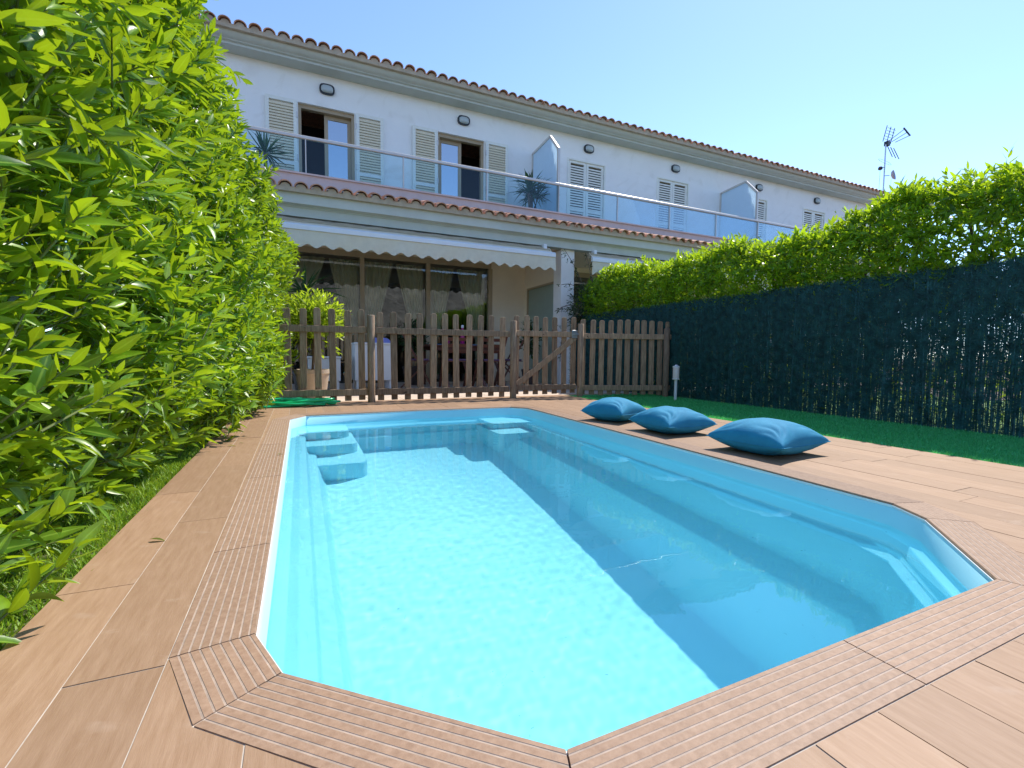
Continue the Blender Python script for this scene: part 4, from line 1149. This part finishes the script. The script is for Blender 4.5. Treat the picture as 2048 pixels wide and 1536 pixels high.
# wooden armchair with slatted back
def slat_chair(label, loc, rz):
    t_ = thing('garden_chair', label, 'chair', loc, rz)
    for sx in (-1, 1):
        for sy, hh in ((-1, .62), (1, .95)):
            l_ = MB(); l_.box(sx * .26 - .022, sx * .26 + .022, sy * .25 - .022, sy * .25 + .022, 0, hh); obj('leg', l_, M['pale_wood'], t_, bevel=.004)
        a_ = MB(); a_.box(sx * .26 - .03, sx * .26 + .03, -.28, .228, .621, .645); obj('armrest', a_, M['pale_wood'], t_, bevel=.004)
    for k in range(6):
        s_ = MB(); s_.box(-.237, .237, -.25 + k * .083, -.185 + k * .083, .41, .43); obj('seat_slat', s_, M['pale_wood'], t_)
    for k in range(6):
        s_ = MB(); s_.box(-.20 + k * .072, -.16 + k * .072, .236, .256, .46, .90); obj('back_slat', s_, M['pale_wood'], t_)
    s_ = MB(); s_.box(-.236, .236, .226, .27, .901, .945); obj('top_rail', s_, M['pale_wood'], t_)
slat_chair('pale slatted wooden chair between the two white boxes', (.72, 8.45, .002), R_(160))
# dining table, folding chairs, things on the table
tb = thing('dining_table', 'dark red wooden dining table in front of the big window', 'table', (2.78, 8.35, .002))
for k in range(7):
    s_ = MB(); s_.box(-.72, .72, -.40 + k * .115, -.292 + k * .115, .715, .74); obj('top_slat', s_, M['teak'], tb, bevel=.003)
s_ = MB(); s_.box(-.68, .68, -.36, -.335, .64, .714); s_.box(-.68, .68, .335, .36, .64, .714); obj('apron', s_, M['teak'], tb)
for sx in (-1, 1):
    for sy in (-1, 1):
        l_ = MB(); l_.box(sx * .64 - .03, sx * .64 + .03, sy * .30 - .03, sy * .30 + .03, 0, .714); obj('leg', l_, M['teak'], tb, bevel=.004)
rn = MB(); rn.box(-.55, .60, -.30, .30, .0, .006)
o = tag(obj('table_runner', rn, M['bluecloth']), 'bright blue cloth lying on the dining table', 'tablecloth'); o.location = (2.78, 8.35, .744)
bt = thing('bottle', 'magenta bottle with white cap on the blue tablecloth', 'bottle', (2.72, 8.12, .75))
m = MB(); m.lathe([(.036, 0), (.038, .02), (.038, .20), (.022, .25), (.020, .30)], (0, 0, 0), 14); obj('body', m, M['magenta'], bt, 60)
m = MB(); m.lathe([(.024, .30), (.024, .345), (.020, .35)], (0, 0, 0), 14); obj('cap', m, M['white'], bt, 40)
for k, (x, c_, lab) in enumerate(((2.45, 'magenta', 'small red cup on the blue tablecloth, left of the bottle'), (3.10, 'lamp_black', 'small dark cup on the blue tablecloth, right of the bottle'))):
    m = MB(); m.lathe([(.03, 0), (.04, .01), (.045, .09), (.040, .09), (.034, .02)], (0, 0, 0), 14); o = tag(obj('cup', m, M[c_], None, 60), lab, 'cup'); o.location = (x, 8.15, .75)
def folding_chair(label, loc, rz):
    t_ = thing('folding_chair', label, 'chair', loc, rz, 'folding chairs round the table')
    for sx in (-1, 1):
        l_ = MB(); l_.bar((sx * .22, -.26, 0), (sx * .22, .22, .90), .022, .04, up=(1, 0, 0)); obj('back_leg', l_, M['teak'], t_)
        l_ = MB(); l_.bar((sx * .19, .26, 0), (sx * .19, -.20, .46), .022, .04, up=(1, 0, 0)); obj('front_leg', l_, M['teak'], t_)
    for k in range(5):
        s_ = MB(); s_.box(-.18, .18, -.22 + k * .085, -.15 + k * .085, .445, .46); obj('seat_slat', s_, M['teak'], t_)
    for k in range(3):
        s_ = MB(); zz_ = .62 + k * .10; yy = -.26 + zz_ * .533; s_.bar((-.21, yy, zz_), (.21, yy, zz_), .016, .055, up=(0, .45, .9)); obj('back_slat', s_, M['teak'], t_)
    s_ = MB(); s_.box(-.18, .18, -.20, .17, .461, .49); obj('seat_pad', s_, M['cushion'], t_, bevel=.008)
folding_chair('dark folding chair at the left end of the dining table', (1.86, 8.0, .002), R_(75))
folding_chair('dark folding chair at the right end of the dining table', (3.72, 8.2, .002), R_(-100))
folding_chair('dark folding chair on the near side of the dining table, left', (2.45, 7.65, .002), R_(178))
folding_chair('dark folding chair on the near side of the dining table, right', (3.08, 7.68, .002), R_(183))

# ------------------------------------------------------------------ rooftop antenna
an = thing('antenna', 'rooftop television antenna mast with a small dish and grid panels', 'antenna', (18.2, 9.6, 6.03))
m = MB(); m.tube([(0, 0, -.1), (0, 0, 1.75)], .022, 8); obj('mast', m, M['steel'], an)
def rod(name, a, b, r_=.010):
    m_ = MB(); m_.tube([a, b], r_, 5); return obj(name, m_, M['lamp_black'], an)
for k in range(3): rod('reflector_rod', (-.18 + .22 * k, 0, 1.82), (.02 + .22 * k, 0, 2.38), .012)
for k in range(5): rod('reflector_bar', (-.14 + .05 * k, 0, 1.92 + .1 * k), (.32 + .05 * k, 0, 1.92 + .1 * k), .006)
for k in range(3): rod('lower_rod', (.10 + .18 * k, 0, 1.72), (.42 + .2 * k, 0, 1.42), .012)
for k in range(3): rod('boom', (.36, -.1 + .1 * k, 1.86 + .06 * k), (1.22, -.1 + .1 * k, 2.26 + .14 * k), .012)
m = MB(); m.bar((1.20, -.1, 2.24), (1.20, .1, 2.58), .05, .04); obj('boom_end', m, M['lamp_black'], an)
m = MB(); m.box(.0, .14, -.06, .06, 1.72, 1.86); obj('junction_box', m, M['lamp_black'], an)
m = MB(); m.lathe([(.02, 0), (.12, .03), (.17, .09), (.165, .095), (.11, .04)], (0, 0, 0), 18); dsh = obj('dish', m, pmat('grey dish', (.35, .35, .40), .5, .05, 5), an, 60); dsh.location = (.30, -.05, .75); dsh.rotation_euler = (R_(80), 0, R_(15))
rod('dish_arm', (0, 0, .72), (.30, 0, .78), .012); rod('side_arm', (0, 0, 1.0), (-.22, 0, .96), .012)
m = MB(); m.lathe([(.05, 0), (.07, .03), (.06, .08), (.03, .11)], (-.24, 0, .88), 10); obj('amplifier', m, M['lamp_black'], an)
rod('guy_wire', (-.24, 0, .9), (-.26, 0, .05), .004); rod('guy_wire', (.42, 0, .7), (.42, 0, .05), .004); rod('cross_bar', (-.3, 0, .08), (.48, 0, .26), .014)
m = MB(); m.tube([(.0 + .33 * math.cos(a) , .1 * math.sin(a), 1.18 + .12 * math.sin(a * 1.0)) for a in np.linspace(0, 6.2, 20)], .004, 4); obj('cable', m, M['lamp_black'], an)

# ------------------------------------------------------------------ rocky slope behind the viewer, seen in the window panes
hb = MB()
hb.grid(lambda u, v: (-45 + 100 * u, -14 - 22 * v, -.06 + 11 * v ** .7 * (1 + .18 * math.sin(u * 17) + .1 * math.sin(u * 41 + v * 5)) + .5 * math.sin(u * 120) * math.sin(v * 30)), 120, 24)
struct(obj('hillside', hb, M['stone'], None, 180))
